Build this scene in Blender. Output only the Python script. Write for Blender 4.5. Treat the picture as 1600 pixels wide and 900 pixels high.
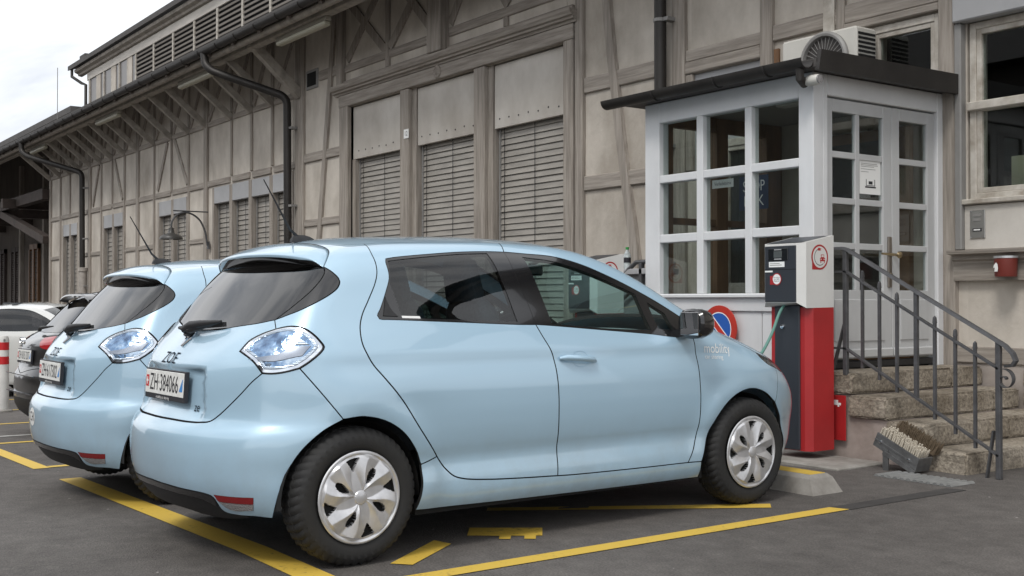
import bpy, bmesh, math, random
import numpy as np
from mathutils import Vector, Matrix
from mathutils.geometry import delaunay_2d_cdt

for _o in list(bpy.data.objects): bpy.data.objects.remove(_o)
SC = bpy.context.scene
COL = SC.collection
R = math.radians

# ------------------------------------------------------------------ camera
cd = bpy.data.cameras.new('Camera'); camo = bpy.data.objects.new('Camera', cd); COL.objects.link(camo)
cd.sensor_width = 36.0; cd.lens = 40.33; cd.clip_start = .1; cd.clip_end = 3000
_a, _p = .9523054, .01126
fw = Vector((-math.sin(_a)*math.cos(_p), math.cos(_a)*math.cos(_p), math.sin(_p)))
rt = Vector((math.cos(_a), math.sin(_a), 0)); upv = rt.cross(fw)
camo.matrix_world = Matrix(((rt.x, upv.x, -fw.x, 0), (rt.y, upv.y, -fw.y, 0), (rt.z, upv.z, -fw.z, 1.18757), (0, 0, 0, 1)))
SC.camera = camo
SC.render.resolution_x = 1024; SC.render.resolution_y = 576

# ------------------------------------------------------------------ sky, sun, exposure
SUN_EL, SUN_AZ = 52.0, 150.0          # azimuth measured from +Y towards +X
wd = bpy.data.worlds.new('World'); SC.world = wd; wd.use_nodes = True
nt = wd.node_tree; nt.nodes.clear()
def _n(t, **k):
    n = nt.nodes.new(t)
    for a, b in k.items(): setattr(n, a, b)
    return n
w_out = _n('ShaderNodeOutputWorld'); w_bg = _n('ShaderNodeBackground'); sky = _n('ShaderNodeTexSky')
sky.sky_type = 'NISHITA'; sky.sun_disc = False; sky.sun_elevation = R(SUN_EL); sky.sun_rotation = R(SUN_AZ)
sky.air_density = 1.0; sky.dust_density = 3.0; sky.ozone_density = 1.0
hs = _n('ShaderNodeHueSaturation'); hs.inputs['Saturation'].default_value = .22
nt.links.new(sky.outputs[0], hs.inputs['Color'])
# broken cloud deck: soft light and grey patches over the whole dome
tc = _n('ShaderNodeTexCoord'); mp = _n('ShaderNodeMapping'); mp.inputs['Scale'].default_value = (1.6, 1.6, 3.4); mp.inputs['Rotation'].default_value = (0, 0, R(35))
nz = _n('ShaderNodeTexNoise'); nz.inputs['Scale'].default_value = 1.7; nz.inputs['Detail'].default_value = 7; nz.inputs['Roughness'].default_value = .55; nz.inputs['Distortion'].default_value = .6
rp = _n('ShaderNodeValToRGB'); rp.color_ramp.elements[0].position = .36; rp.color_ramp.elements[0].color = (.68, .71, .75, 1); rp.color_ramp.elements[1].position = .60; rp.color_ramp.elements[1].color = (1.16, 1.16, 1.15, 1)
nt.links.new(tc.outputs['Generated'], mp.inputs['Vector']); nt.links.new(mp.outputs[0], nz.inputs['Vector']); nt.links.new(nz.outputs['Fac'], rp.inputs[0])
mixc = _n('ShaderNodeMix', data_type='RGBA', blend_type='MIX'); mixc.inputs[0].default_value = .72
mixc.inputs[7].default_value = (11.5, 11.6, 11.9, 1)
nt.links.new(hs.outputs[0], mixc.inputs[6])
mul = _n('ShaderNodeMix', data_type='RGBA', blend_type='MULTIPLY'); mul.inputs[0].default_value = 1.0
nt.links.new(mixc.outputs[2], mul.inputs[6]); nt.links.new(rp.outputs[0], mul.inputs[7])
nt.links.new(mul.outputs[2], w_bg.inputs['Color']); w_bg.inputs['Strength'].default_value = .085
nt.links.new(w_bg.outputs[0], w_out.inputs['Surface'])
sl = bpy.data.lights.new('sun', 'SUN'); sl.energy = 1.0; sl.angle = R(14); sl.color = (1, .97, .92)
so = bpy.data.objects.new('sun', sl); COL.objects.link(so)
_d = Vector((math.sin(R(SUN_AZ))*math.cos(R(SUN_EL)), math.cos(R(SUN_AZ))*math.cos(R(SUN_EL)), math.sin(R(SUN_EL))))
so.rotation_euler = _d.to_track_quat('Z', 'Y').to_euler()
SC.view_settings.view_transform = 'Standard'; SC.view_settings.look = 'None'
SC.view_settings.exposure = 0.62; SC.view_settings.gamma = 1.0; SC.view_settings.use_curve_mapping = False

# ------------------------------------------------------------------ materials
MATS = {}
def mat(name, col, rough=.6, metal=0., spec=.5, coat=0., noise=None, bump=None, emit=None, coat_rough=.03):
    """noise=(scale(x,y,z), amount, detail, second colour or None), bump=(scale, strength, detail)"""
    if name in MATS: return MATS[name]
    m = bpy.data.materials.new(name); m.use_nodes = True; t = m.node_tree; b = t.nodes['Principled BSDF']
    b.inputs['Base Color'].default_value = (*col, 1); b.inputs['Roughness'].default_value = rough; b.inputs['Metallic'].default_value = metal
    b.inputs['Specular IOR Level'].default_value = spec; b.inputs['Coat Weight'].default_value = coat; b.inputs['Coat Roughness'].default_value = coat_rough
    if emit: b.inputs['Emission Color'].default_value = (*emit[0], 1); b.inputs['Emission Strength'].default_value = emit[1]
    if noise or bump:
        c = t.nodes.new('ShaderNodeTexCoord'); oi = t.nodes.new('ShaderNodeObjectInfo')
        off = t.nodes.new('ShaderNodeVectorMath'); off.operation = 'SCALE'; off.inputs['Scale'].default_value = 37.0
        cb = t.nodes.new('ShaderNodeCombineXYZ')
        for i in range(3): t.links.new(oi.outputs['Random'], cb.inputs[i])
        t.links.new(cb.outputs[0], off.inputs[0])
        ad = t.nodes.new('ShaderNodeVectorMath'); ad.operation = 'ADD'; t.links.new(c.outputs['Object'], ad.inputs[0]); t.links.new(off.outputs[0], ad.inputs[1])
    if noise:
        sc, amt, det, col2 = noise
        mp = t.nodes.new('ShaderNodeMapping'); mp.inputs['Scale'].default_value = sc; t.links.new(ad.outputs[0], mp.inputs[0])
        nz = t.nodes.new('ShaderNodeTexNoise'); nz.inputs['Scale'].default_value = 1; nz.inputs['Detail'].default_value = det; nz.inputs['Roughness'].default_value = .62
        t.links.new(mp.outputs[0], nz.inputs['Vector'])
        r = t.nodes.new('ShaderNodeValToRGB'); r.color_ramp.elements[0].position = .32; r.color_ramp.elements[1].position = .68
        c2 = col2 or tuple(v*(1-amt) for v in col)
        r.color_ramp.elements[0].color = (*c2, 1); r.color_ramp.elements[1].color = (*[min(1, v*(1+amt*.35)) for v in col], 1)
        t.links.new(nz.outputs['Fac'], r.inputs[0]); t.links.new(r.outputs[0], b.inputs['Base Color'])
    if bump:
        sc, st, det = bump
        mp = t.nodes.new('ShaderNodeMapping'); mp.inputs['Scale'].default_value = sc if isinstance(sc, tuple) else (sc,)*3; t.links.new(ad.outputs[0], mp.inputs[0])
        nz = t.nodes.new('ShaderNodeTexNoise'); nz.inputs['Scale'].default_value = 1; nz.inputs['Detail'].default_value = det; t.links.new(mp.outputs[0], nz.inputs['Vector'])
        bp = t.nodes.new('ShaderNodeBump'); bp.inputs['Strength'].default_value = st; bp.inputs['Distance'].default_value = .01
        t.links.new(nz.outputs['Fac'], bp.inputs['Height']); t.links.new(bp.outputs[0], b.inputs['Normal'])
    MATS[name] = m; return m
def glass(name, tint, ior=1.5, rough=0., minr=.0):
    if name in MATS: return MATS[name]
    m = bpy.data.materials.new(name); m.use_nodes = True; t = m.node_tree; t.nodes.clear()
    o = t.nodes.new('ShaderNodeOutputMaterial'); tr = t.nodes.new('ShaderNodeBsdfTransparent'); tr.inputs[0].default_value = (*tint, 1)
    g = t.nodes.new('ShaderNodeBsdfGlossy'); g.inputs['Roughness'].default_value = rough; g.inputs[0].default_value = (1, 1, 1, 1)
    f = t.nodes.new('ShaderNodeFresnel'); ge = t.nodes.new('ShaderNodeNewGeometry')     # thin sheet: same reflectance from both faces
    ml = t.nodes.new('ShaderNodeMapRange'); ml.inputs[3].default_value = ior; ml.inputs[4].default_value = 1/ior; t.links.new(ge.outputs['Backfacing'], ml.inputs[0]); t.links.new(ml.outputs[0], f.inputs[0])
    mx = t.nodes.new('ShaderNodeMixShader')
    if minr:
        ma = t.nodes.new('ShaderNodeMath'); ma.operation = 'MAXIMUM'; ma.inputs[1].default_value = minr; t.links.new(f.outputs[0], ma.inputs[0]); t.links.new(ma.outputs[0], mx.inputs[0])
    else: t.links.new(f.outputs[0], mx.inputs[0])
    t.links.new(tr.outputs[0], mx.inputs[1]); t.links.new(g.outputs[0], mx.inputs[2]); t.links.new(mx.outputs[0], o.inputs[0])
    MATS[name] = m; return m

# ------------------------------------------------------------------ objects
def tag(o, label=None, cat=None, group=None, kind=None):
    if label: o['label'] = label
    if cat: o['category'] = cat
    if group: o['group'] = group
    if kind: o['kind'] = kind
    return o
def thing(name, label, cat, loc=(0, 0, 0), rotz=0., group=None):
    o = bpy.data.objects.new(name, None); COL.objects.link(o); o.location = loc; o.rotation_euler = (0, 0, rotz); o.empty_display_size = .1
    return tag(o, label, cat, group)
def obj(name, verts, faces, m, parent=None, smooth=False, normals=None, world=True):
    """verts in world space (moved into an unrotated parent chain) or, with world=False, in parent space"""
    me = bpy.data.meshes.new(name)
    if parent is not None and world:
        q = Vector((0, 0, 0)); p = parent
        while p is not None: q += Vector(p.location); p = p.parent
        verts = [(v[0]-q.x, v[1]-q.y, v[2]-q.z) for v in verts]
    me.from_pydata([tuple(map(float, v)) for v in verts], [], [tuple(map(int, f)) for f in faces]); me.update()
    if m: me.materials.append(m)
    if smooth: me.shade_smooth()
    if normals is not None:
        me.shade_smooth(); me.normals_split_custom_set_from_vertices([tuple(map(float, n)) for n in normals])
    o = bpy.data.objects.new(name, me); COL.objects.link(o); o.parent = parent
    return o
def copy_tree(o, parent=None):
    c = o.copy(); COL.objects.link(c); c.parent = parent
    for ch in list(o.children): copy_tree(ch, c)
    return c
class MB:
    def __init__(s): s.v = []; s.f = []
    def add(s, v, f):
        n = len(s.v); s.v += [tuple(q) for q in v]; s.f += [tuple(i+n for i in q) for q in f]; return s
    def box(s, x0, x1, y0, y1, z0, z1, ch=0.):
        x0, x1 = min(x0, x1), max(x0, x1); y0, y1 = min(y0, y1), max(y0, y1); z0, z1 = min(z0, z1), max(z0, z1)
        ch = min(ch, .45*min(x1-x0, y1-y0, z1-z0))
        if ch <= 0:
            return s.add([(x, y, z) for x in (x0, x1) for y in (y0, y1) for z in (z0, z1)], [(0, 1, 3, 2), (4, 6, 7, 5), (0, 4, 5, 1), (2, 3, 7, 6), (0, 2, 6, 4), (1, 5, 7, 3)])
        b = bmesh.new(); bmesh.ops.create_cube(b, size=1)
        for v in b.verts: v.co = ((x0+x1)/2+v.co.x*(x1-x0), (y0+y1)/2+v.co.y*(y1-y0), (z0+z1)/2+v.co.z*(z1-z0))
        bmesh.ops.bevel(b, geom=b.edges[:], offset=ch, segments=1, affect='EDGES')
        b.verts.index_update(); s.add([v.co[:] for v in b.verts], [[v.index for v in f.verts] for f in b.faces]); b.free(); return s
    def beam(s, p, q, w, t, up=(0, 0, 1), ch=0.):
        """bar from p to q, w across, t along 'up'"""
        p = Vector(p); q = Vector(q); d = (q-p).normalized(); u = Vector(up); sx = d.cross(u).normalized(); u = sx.cross(d).normalized()
        n = len(s.v)
        vs = [p+sx*a*w/2+u*b*t/2 for a, b in ((-1, -1), (1, -1), (1, 1), (-1, 1))]+[q+sx*a*w/2+u*b*t/2 for a, b in ((-1, -1), (1, -1), (1, 1), (-1, 1))]
        return s.add(vs, [(0, 3, 2, 1), (4, 5, 6, 7), (0, 1, 5, 4), (1, 2, 6, 5), (2, 3, 7, 6), (3, 0, 4, 7)])
    def tube(s, pts, r, n=10, cap=True):
        pts = [Vector(p) for p in pts]; rs = r if isinstance(r, (list, tuple)) else [r]*len(pts)
        rings = []; ref = None
        for i, p in enumerate(pts):
            d = (pts[min(i+1, len(pts)-1)]-pts[max(i-1, 0)]).normalized()
            if ref is None:
                ref = Vector((0, 0, 1)) if abs(d.z) < .9 else Vector((1, 0, 0))
            a = d.cross(ref).normalized(); b = a.cross(d).normalized(); ref = b
            rings.append([p+a*math.cos(2*math.pi*k/n)*rs[i]+b*math.sin(2*math.pi*k/n)*rs[i] for k in range(n)])
        v = [q for r_ in rings for q in r_]; f = []
        for i in range(len(pts)-1):
            for k in range(n): f.append((i*n+k, i*n+(k+1) % n, (i+1)*n+(k+1) % n, (i+1)*n+k))
        if cap: f += [tuple(range(n-1, -1, -1)), tuple((len(pts)-1)*n+k for k in range(n))]
        return s.add(v, f)
    def lathe(s, prof, c, axis='z', n=24):
        """prof: [(r, h)]"""
        v = []; f = []
        for k in range(n):
            a = 2*math.pi*k/n
            for r, h in prof:
                x, y = r*math.cos(a), r*math.sin(a)
                v.append({'z': (c[0]+x, c[1]+y, c[2]+h), 'y': (c[0]+x, c[1]+h, c[2]+y), 'x': (c[0]+h, c[1]+x, c[2]+y)}[axis])
        m = len(prof)
        for k in range(n):
            for i in range(m-1):
                q = (k*m+i, ((k+1) % n)*m+i, ((k+1) % n)*m+i+1, k*m+i+1)
                f.append(q if axis != 'y' else q[::-1])
        return s.add(v, f)
    def prism(s, poly, axis, a, b):
        """poly: 2D outline, extruded a..b along axis"""
        def P(p, h): return {'x': (h, p[0], p[1]), 'y': (p[0], h, p[1]), 'z': (p[0], p[1], h)}[axis]
        n = len(poly); v = [P(p, a) for p in poly]+[P(p, b) for p in poly]
        f = [tuple(range(n)), tuple(range(2*n-1, n-1, -1))]+[(i, i+n, (i+1) % n+n, (i+1) % n) for i in range(n)]
        return s.add(v, f)
    def build(s, name, m, parent=None, smooth=False, world=True, fix=True):
        o = obj(name, s.v, s.f, m, parent, smooth, None, world)
        if fix:
            b = bmesh.new(); b.from_mesh(o.data); bmesh.ops.recalc_face_normals(b, faces=b.faces[:]); b.to_mesh(o.data); b.free()
        if smooth:
            o.data.shade_smooth()
            o.data.set_sharp_from_angle(angle=R(38))
        return o
def text_obj(name, s, size, m, parent, M, ext=.0, align='CENTER', xs=1., proj=None, world=False):
    cu = bpy.data.curves.new('tmp', 'FONT'); cu.body = s; cu.size = size; cu.align_x = align; cu.align_y = 'CENTER'; cu.extrude = ext; cu.resolution_u = 3
    t = bpy.data.objects.new('tmp', cu); COL.objects.link(t); bpy.context.view_layer.update()
    me = bpy.data.meshes.new_from_object(t.evaluated_get(bpy.context.evaluated_depsgraph_get()))
    bpy.data.objects.remove(t); me.name = name
    for v in me.vertices:
        q = M @ Vector((v.co.x*xs, v.co.y, v.co.z)); v.co = proj(q) if proj else q
    me.materials.clear(); me.materials.append(m)
    o = bpy.data.objects.new(name, me); COL.objects.link(o); o.parent = parent
    if world and parent is not None:
        q = Vector((0, 0, 0)); p = parent
        while p is not None: q += Vector(p.location); p = p.parent
        for v in me.vertices: v.co -= q
    return o
def frame_m(o, ex, ey):
    ex = Vector(ex).normalized(); ey = Vector(ey).normalized(); ez = ex.cross(ey)
    return Matrix(((ex.x, ey.x, ez.x, o[0]), (ex.y, ey.y, ez.y, o[1]), (ex.z, ey.z, ez.z, o[2]), (0, 0, 0, 1)))
def gz(x):
    """ground level: the yard falls gently towards the far end of the hall"""
    return 0. if x > -5.2 else (-.023*(-5.2-x) if x > -38 else -.023*32.8)
# ------------------------------------------------------------------ car bodies: one smooth surface, cut into panels
def spl(pts, sig=0., N=1500):
    pts = np.array(pts, float); x, y = pts[:, 0], pts[:, 1]; h = np.diff(x); d = np.diff(y)/h; m = np.zeros_like(y)
    for i in range(1, len(x)-1):
        if d[i-1]*d[i] > 0:
            w1 = 2*h[i]+h[i-1]; w2 = h[i]+2*h[i-1]; m[i] = (w1+w2)/(w1/d[i-1]+w2/d[i])
    m[0] = d[0]; m[-1] = d[-1]
    X = np.linspace(x[0]-.3, x[-1]+.3, N); i = np.clip(np.searchsorted(x, X)-1, 0, len(x)-2); t = (X-x[i])/h[i]
    Y = (2*t**3-3*t**2+1)*y[i]+(t**3-2*t**2+t)*h[i]*m[i]+(-2*t**3+3*t**2)*y[i+1]+(t**3-t**2)*h[i]*m[i+1]
    Y = np.where(X < x[0], y[0]+(X-x[0])*m[0], Y); Y = np.where(X > x[-1], y[-1]+(X-x[-1])*m[-1], Y)
    if sig > 0:
        s = sig/(X[1]-X[0]); n = int(3*s)+1; k = np.exp(-.5*(np.arange(-n, n+1)/s)**2); k /= k.sum()
        a = Y[0]+(Y[1]-Y[0])*np.arange(-n, 0); b = Y[-1]+(Y[-1]-Y[-2])*np.arange(1, n+1)
        Y = np.convolve(np.concatenate([a, Y, b]), k, 'valid')
    return lambda q: np.interp(q, X, Y)
def smax(a, b, k):
    h = np.maximum(k-np.abs(a-b), 0)/k
    return np.maximum(a, b)+h*h*k*.25
def sst(a, b, x):
    t = np.clip((x-a)/(b-a), 0, 1); return t*t*(3-2*t)
class Body:
    def __init__(s, XR, XF, ZT, SW, PT, PG, WB, wheel_z=.31, recess=True, arch=.385, zr=(.95, 1.25)):
        s.XR = spl(XR, .012); s.XF = spl(XF, .02); s.ZT = spl(ZT, .03); s.SW = spl(SW, .012); s.PT = spl(PT, .05); s.PG = spl(PG, .05)
        s.WB = WB; s.wz = wheel_z; s.rec = recess; s.arch = arch; s.zr = zr
    def F(s, x, y, z):
        y = np.abs(y)
        w = s.SW(z)+s.PT(x)+s.PG(x)*sst(s.zr[0], s.zr[1], z)
        for wx in (0., s.WB):
            r = np.sqrt((x-wx)**2+(z-s.wz)**2)
            w = w+.016*np.exp(-((r-s.arch)/.075)**2)*sst(.15, .35, z)
        w = w+.016*np.exp(-((x+.05)/.42)**2)*np.exp(-((z-.80)/.10)**2)+.010*np.exp(-((x-s.WB)/.35)**2)*np.exp(-((z-.80)/.08)**2)
        gs = y-w
        gr = s.XR(z)+.24*y**2+.42*y**4-x
        if s.rec:
            e = .33+.15*(.86-z)
            gr = gr+.028*sst(.874, .858, z)*(1-sst(e, e+.055, y))*sst(.62, .70, z)
        gf = x-(s.XF(z)-(.25*y**2+.5*y**4))
        br = .28*y**2+.30*y**4
        wr = 1-sst(-.15, .6, x); wf = sst(1.1, 2.3, x)*(1-.7*sst(2.3, 2.7, x))
        xs = x-br*wr*.42+br*wf*.45
        crown = .075*(y/.62)**2*sst(-.3, .3, x)*(1-sst(1.2, 2.2, x))+.05*(y/.7)**4*sst(2.2, 2.6, x)+.02*(y/.6)**2*sst(1.2, 2.2, x)
        gt = (z-(s.ZT(xs)-crown))*.85
        f = smax(gs, gt, .10); f = smax(f, gr, .16); f = smax(f, gf, .16)
        return smax(f, .17-z, .03)
    def out(s, c, d, tmax=3.2):
        d = np.asarray(d, float); c = np.broadcast_to(np.asarray(c, float), d.shape); d = d/np.linalg.norm(d, axis=1)[:, None]
        L = np.zeros(len(d)); H = np.full(len(d), tmax); ts = np.linspace(0, tmax, 60); done = np.zeros(len(d), bool)
        for i in range(1, 60):
            p = c+ts[i]*d; o = (s.F(p[:, 0], p[:, 1], p[:, 2]) > 0) & ~done
            L[o] = ts[i-1]; H[o] = ts[i]; done |= o
            if done.all(): break
        for _ in range(26):
            M = (L+H)/2; p = c+M[:, None]*d; o = s.F(p[:, 0], p[:, 1], p[:, 2]) > 0
            H = np.where(o, M, H); L = np.where(o, L, M)
        return c+L[:, None]*d
    def nrm(s, p, e=2e-3):
        x, y, z = p[:, 0], p[:, 1], p[:, 2]; F = s.F
        g = np.stack([F(x+e, y, z)-F(x-e, y, z), F(x, y+e, z)-F(x, y-e, z), F(x, y, z+e)-F(x, y, z-e)], 1)
        return g/np.linalg.norm(g, axis=1)[:, None]
def crom(P, step):
    """Catmull-Rom through control points, resampled at about 'step'"""
    P = np.array(P, float)
    if len(P) == 2:
        n = max(1, int(round(np.linalg.norm(P[1]-P[0])/step))); t = np.linspace(0, 1, n+1)[:, None]; return P[0]*(1-t)+P[1]*t
    Q = np.vstack([2*P[0]-P[1], P, 2*P[-1]-P[-2]]); out = []
    for i in range(1, len(Q)-2):
        p0, p1, p2, p3 = Q[i-1], Q[i], Q[i+1], Q[i+2]
        d1 = max(np.linalg.norm(p2-p1), 1e-6); d0 = max(np.linalg.norm(p1-p0), 1e-6); d2 = max(np.linalg.norm(p3-p2), 1e-6)
        a, b, c = d0**.5, d1**.5, d2**.5
        m1 = (p2-p1)-b*((p2-p0)/(a+b))+b*((p1-p0)/a); m2 = (p2-p1)-b*((p3-p1)/(b+c))+b*((p3-p2)/c)
        n = max(1, int(round(d1/step)))
        for k in range(n):
            t = k/n; out.append((2*t**3-3*t**2+1)*p1+(t**3-2*t**2+t)*m1+(-2*t**3+3*t**2)*p2+(t**3-t**2)*m2)
    out.append(P[-1]); return np.array(out)
def inpoly(px, py, poly):
    ins = np.zeros(len(px), bool); n = len(poly); j = n-1
    for i in range(n):
        xi, yi = poly[i]; xj, yj = poly[j]
        if yi != yj: ins ^= ((yi > py) != (yj > py)) & (px < (xj-xi)*(py-yi)/(yj-yi)+xi)
        j = i
    return ins
def dist_poly(px, py, poly):
    d = np.full(len(px), 1e9); n = len(poly)
    for i in range(n):
        a = poly[i]; b = poly[(i+1) % n]; ab = b-a; L = max(ab@ab, 1e-12)
        t = np.clip(((px-a[0])*ab[0]+(py-a[1])*ab[1])/L, 0, 1); d = np.minimum(d, np.hypot(px-a[0]-t*ab[0], py-a[1]-t*ab[1]))
    return d
def flipseg(s): return list(s)[::-1]
def panel(B, name, loop, c, n, m, parent, sp=.03, bs=.015, inset=.0030, flange=.024, off=0., holes=(), half=False, mirror=False, scale=1., seam=True):
    """closed loop of curve segments on body B -> one sheet with rolled edges. half: mirrored and welded at y=0; mirror: second object for the far side"""
    c = np.array(c, float); n = np.array(n, float); n /= np.linalg.norm(n)
    e1 = np.cross((0, 0, 1.), n)
    e1 = np.array((0, 1., 0)) if np.linalg.norm(e1) < 1e-3 else e1/np.linalg.norm(e1)
    e2 = np.cross(n, e1)
    def toUV(P):
        d = P-c; w = d@n; return np.stack([(d@e1)/w, (d@e2)/w], 1), w
    polys = []; flags = []; dm = None
    for li, lp in enumerate([loop, *holes]):
        pts = np.vstack([crom(s, bs)[:-1] for s in lp])
        for _ in range(6):                                # settle the outline on the surface so neighbours share the same seam
            nn_ = B.nrm(pts); g0 = B.F(pts[:, 0], pts[:, 1], pts[:, 2]); q_ = pts+nn_*1e-3; g1 = B.F(q_[:, 0], q_[:, 1], q_[:, 2])
            mv = nn_*np.clip(g0/np.maximum((g1-g0)/1e-3, .3), -.03, .03)[:, None]
            if half: mv[np.abs(pts[:, 1]) < 1e-4, 1] = 0
            pts = pts-mv
        if scale != 1. and li == 0: pts = pts.mean(0)+(pts-pts.mean(0))*scale
        uv, w = toUV(pts)
        if dm is None: dm = float(w.mean())
        fl = (np.abs(pts[:, 1]) < 1e-4) if half else np.zeros(len(pts), bool)
        ar = .5*np.sum(uv[:, 0]*np.roll(uv[:, 1], -1)-np.roll(uv[:, 0], -1)*uv[:, 1])
        if (ar < 0) != (li > 0): uv = uv[::-1]; fl = fl[::-1]
        t1 = uv-np.roll(uv, 1, 0); t2 = np.roll(uv, -1, 0)-uv
        t1 /= np.linalg.norm(t1, axis=1)[:, None]+1e-12; t2 /= np.linalg.norm(t2, axis=1)[:, None]+1e-12
        nn = np.stack([-(t1+t2)[:, 1], (t1+t2)[:, 0]], 1); nl = np.linalg.norm(nn, axis=1)[:, None]
        nn = nn/(nl+1e-9); co = np.clip(nl/2, .45, 1)
        dv = nn/co*(inset/dm); dv[fl, 0] = 0
        uv = uv+dv; uv[fl, 0] = 0
        polys.append(uv); flags.append(fl)
    s = sp/dm; O = polys[0]; lo = O.min(0); hi = O.max(0)
    gx, gy = np.meshgrid(np.arange(lo[0], hi[0], s), np.arange(lo[1], hi[1], s*.87)); gx = gx+((np.arange(gx.shape[0]) % 2)*s*.5)[:, None]
    gx = gx.ravel(); gy = gy.ravel(); k = inpoly(gx, gy, O)
    for h in polys[1:]: k &= ~inpoly(gx, gy, h)
    gx, gy = gx[k], gy[k]
    if len(gx):
        k = np.ones(len(gx), bool)
        for p in polys: k &= dist_poly(gx, gy, p) > .55*s
        gx, gy = gx[k], gy[k]
    allp = [Vector(q) for p in polys for q in p]+[Vector((a, b)) for a, b in zip(gx, gy)]
    edges = []; st = 0; spans = []
    for p in polys:
        q = len(p); edges += [(st+i, st+(i+1) % q) for i in range(q)]; spans.append((st, q)); st += q
    V, _, T, _, _, _ = delaunay_2d_cdt(allp, edges, [], 0, 1e-9)
    V = np.array([tuple(v) for v in V]); T = np.array([t for t in T if len(t) == 3])
    ce = V[T].mean(1); k = inpoly(ce[:, 0], ce[:, 1], O)
    for h in polys[1:]: k &= ~inpoly(ce[:, 0], ce[:, 1], h)
    T = T[k]
    D = n[None]+V[:, :1]*e1+V[:, 1:]*e2
    P = B.out(c, D); N = B.nrm(P)
    nb = len(V)
    if half: P[np.abs(V[:, 0]) < 1e-7, 1] = 0.
    P = P+N*off
    fn = np.cross(P[T[:, 1]]-P[T[:, 0]], P[T[:, 2]]-P[T[:, 0]])
    if np.sum(fn*N[T[:, 0]]) < 0: T = T[:, ::-1]
    faces = [tuple(t) for t in T]; P = list(P); N = list(N); nskin = len(faces)
    # rolled edge
    if flange > 0:
        from collections import Counter
        ec = Counter()
        for t in faces:
            for i in range(3): ec[(t[i], t[(i+1) % 3])] += 1
        bd = [e for e in ec if (e[1], e[0]) not in ec]
        new = {}
        def low(i, lat):
            if i not in new:
                new[i] = len(P); P.append(P[i]-N[i]*flange+lat*.0008); N.append((lat+N[i]*.15)/np.linalg.norm(lat+N[i]*.15))
            return new[i]
        for a, b in bd:
            if half and abs(P[a][1]) < 1e-6 and abs(P[b][1]) < 1e-6: continue
            tg = P[b]-P[a]; lat = np.cross(tg, N[a]); lat = lat/(np.linalg.norm(lat)+1e-9)
            ia, ib = low(a, lat), low(b, lat); faces.append((b, a, ia, ib))
    P = np.array(P); N = np.array(N)
    if half:
        mp = {}; P2 = list(P); N2 = list(N)
        for i in range(len(P)):
            if abs(P[i][1]) < 1e-6: mp[i] = i; N2[i] = N[i]*np.array((1, 0, 1.)); N2[i] = N2[i]/np.linalg.norm(N2[i])
            else: mp[i] = len(P2); P2.append(P[i]*np.array((1, -1, 1))); N2.append(N[i]*np.array((1, -1, 1)))
        fl_ = [k >= nskin for k in range(len(faces))]*2; faces = faces+[tuple(mp[i] for i in f[::-1]) for f in faces]; P = np.array(P2); N = np.array(N2)
    else: fl_ = [k >= nskin for k in range(len(faces))]
    o = obj(name, P, faces, m, parent, normals=N, world=False); made = [o]
    if mirror: made.append(obj(name, P*np.array((1, -1, 1)), [f[::-1] for f in faces], m, parent, normals=N*np.array((1, -1, 1)), world=False))
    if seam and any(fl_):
        for q in made:                                   # folded-in edges coloured black: shade deep in the panel gaps, painted in
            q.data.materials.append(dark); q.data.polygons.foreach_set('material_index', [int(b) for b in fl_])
    return o

# ---- paint and trim
def paint(name, col, met=.0, rough=.3):
    if name in MATS: return MATS[name]
    m = mat(name, col, rough, met, .5, 1.0, coat_rough=.02)
    t = m.node_tree; b = t.nodes['Principled BSDF']
    c = t.nodes.new('ShaderNodeTexCoord'); nz = t.nodes.new('ShaderNodeTexNoise'); nz.inputs['Scale'].default_value = 2.2; nz.inputs['Detail'].default_value = 8; nz.inputs['Roughness'].default_value = .7
    t.links.new(c.outputs['Object'], nz.inputs['Vector'])
    sp = t.nodes.new('ShaderNodeSeparateXYZ'); t.links.new(c.outputs['Object'], sp.inputs[0])
    mr = t.nodes.new('ShaderNodeMapRange'); mr.inputs[1].default_value = .62; mr.inputs[2].default_value = .18; mr.inputs[3].default_value = 0; mr.inputs[4].default_value = .55   # road film low on the body
    t.links.new(sp.outputs[2], mr.inputs[0])
    r = t.nodes.new('ShaderNodeMapRange'); r.inputs[1].default_value = .40; r.inputs[2].default_value = .72; t.links.new(nz.outputs['Fac'], r.inputs[0])
    mu = t.nodes.new('ShaderNodeMath'); mu.operation = 'MULTIPLY'; t.links.new(mr.outputs[0], mu.inputs[0]); t.links.new(r.outputs[0], mu.inputs[1])
    mx = t.nodes.new('ShaderNodeMix'); mx.data_type = 'RGBA'; mx.inputs[6].default_value = (*col, 1); mx.inputs[7].default_value = (.22, .21, .19, 1)
    t.links.new(mu.outputs[0], mx.inputs[0]); t.links.new(mx.outputs[2], b.inputs['Base Color'])
    ma = t.nodes.new('ShaderNodeMath'); ma.operation = 'MULTIPLY_ADD'; ma.inputs[1].default_value = .30; ma.inputs[2].default_value = .03; t.links.new(mu.outputs[0], ma.inputs[0]); t.links.new(ma.outputs[0], b.inputs['Coat Roughness'])
    return m
blue = paint('sky_blue_paint', (.365, .525, .645), .12, .30)
gloss = mat('gloss_black_trim', (.010, .010, .011), .12, 0, .5, .6)
rub = mat('black_plastic', (.018, .018, .019), .55, noise=((40, 40, 40), .3, 3, None))
tyrem = mat('tyre_rubber', (.0105, .0105, .011), .75, noise=((9, 9, 9), .35, 5, (.018, .0175, .0165)), bump=(160, .12, 2))
chrome = mat('chrome', (.75, .77, .8), .10, 1.)
silver = mat('silver_wheel_paint', (.60, .60, .61), .33, .6, noise=((22, 22, 22), .14, 5, None))
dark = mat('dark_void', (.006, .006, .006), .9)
cglass = glass('clear_car_glass', (.60, .74, .72), 1.5)
tglass = glass('privacy_car_glass', (.26, .26, .27), 1.6)
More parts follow.
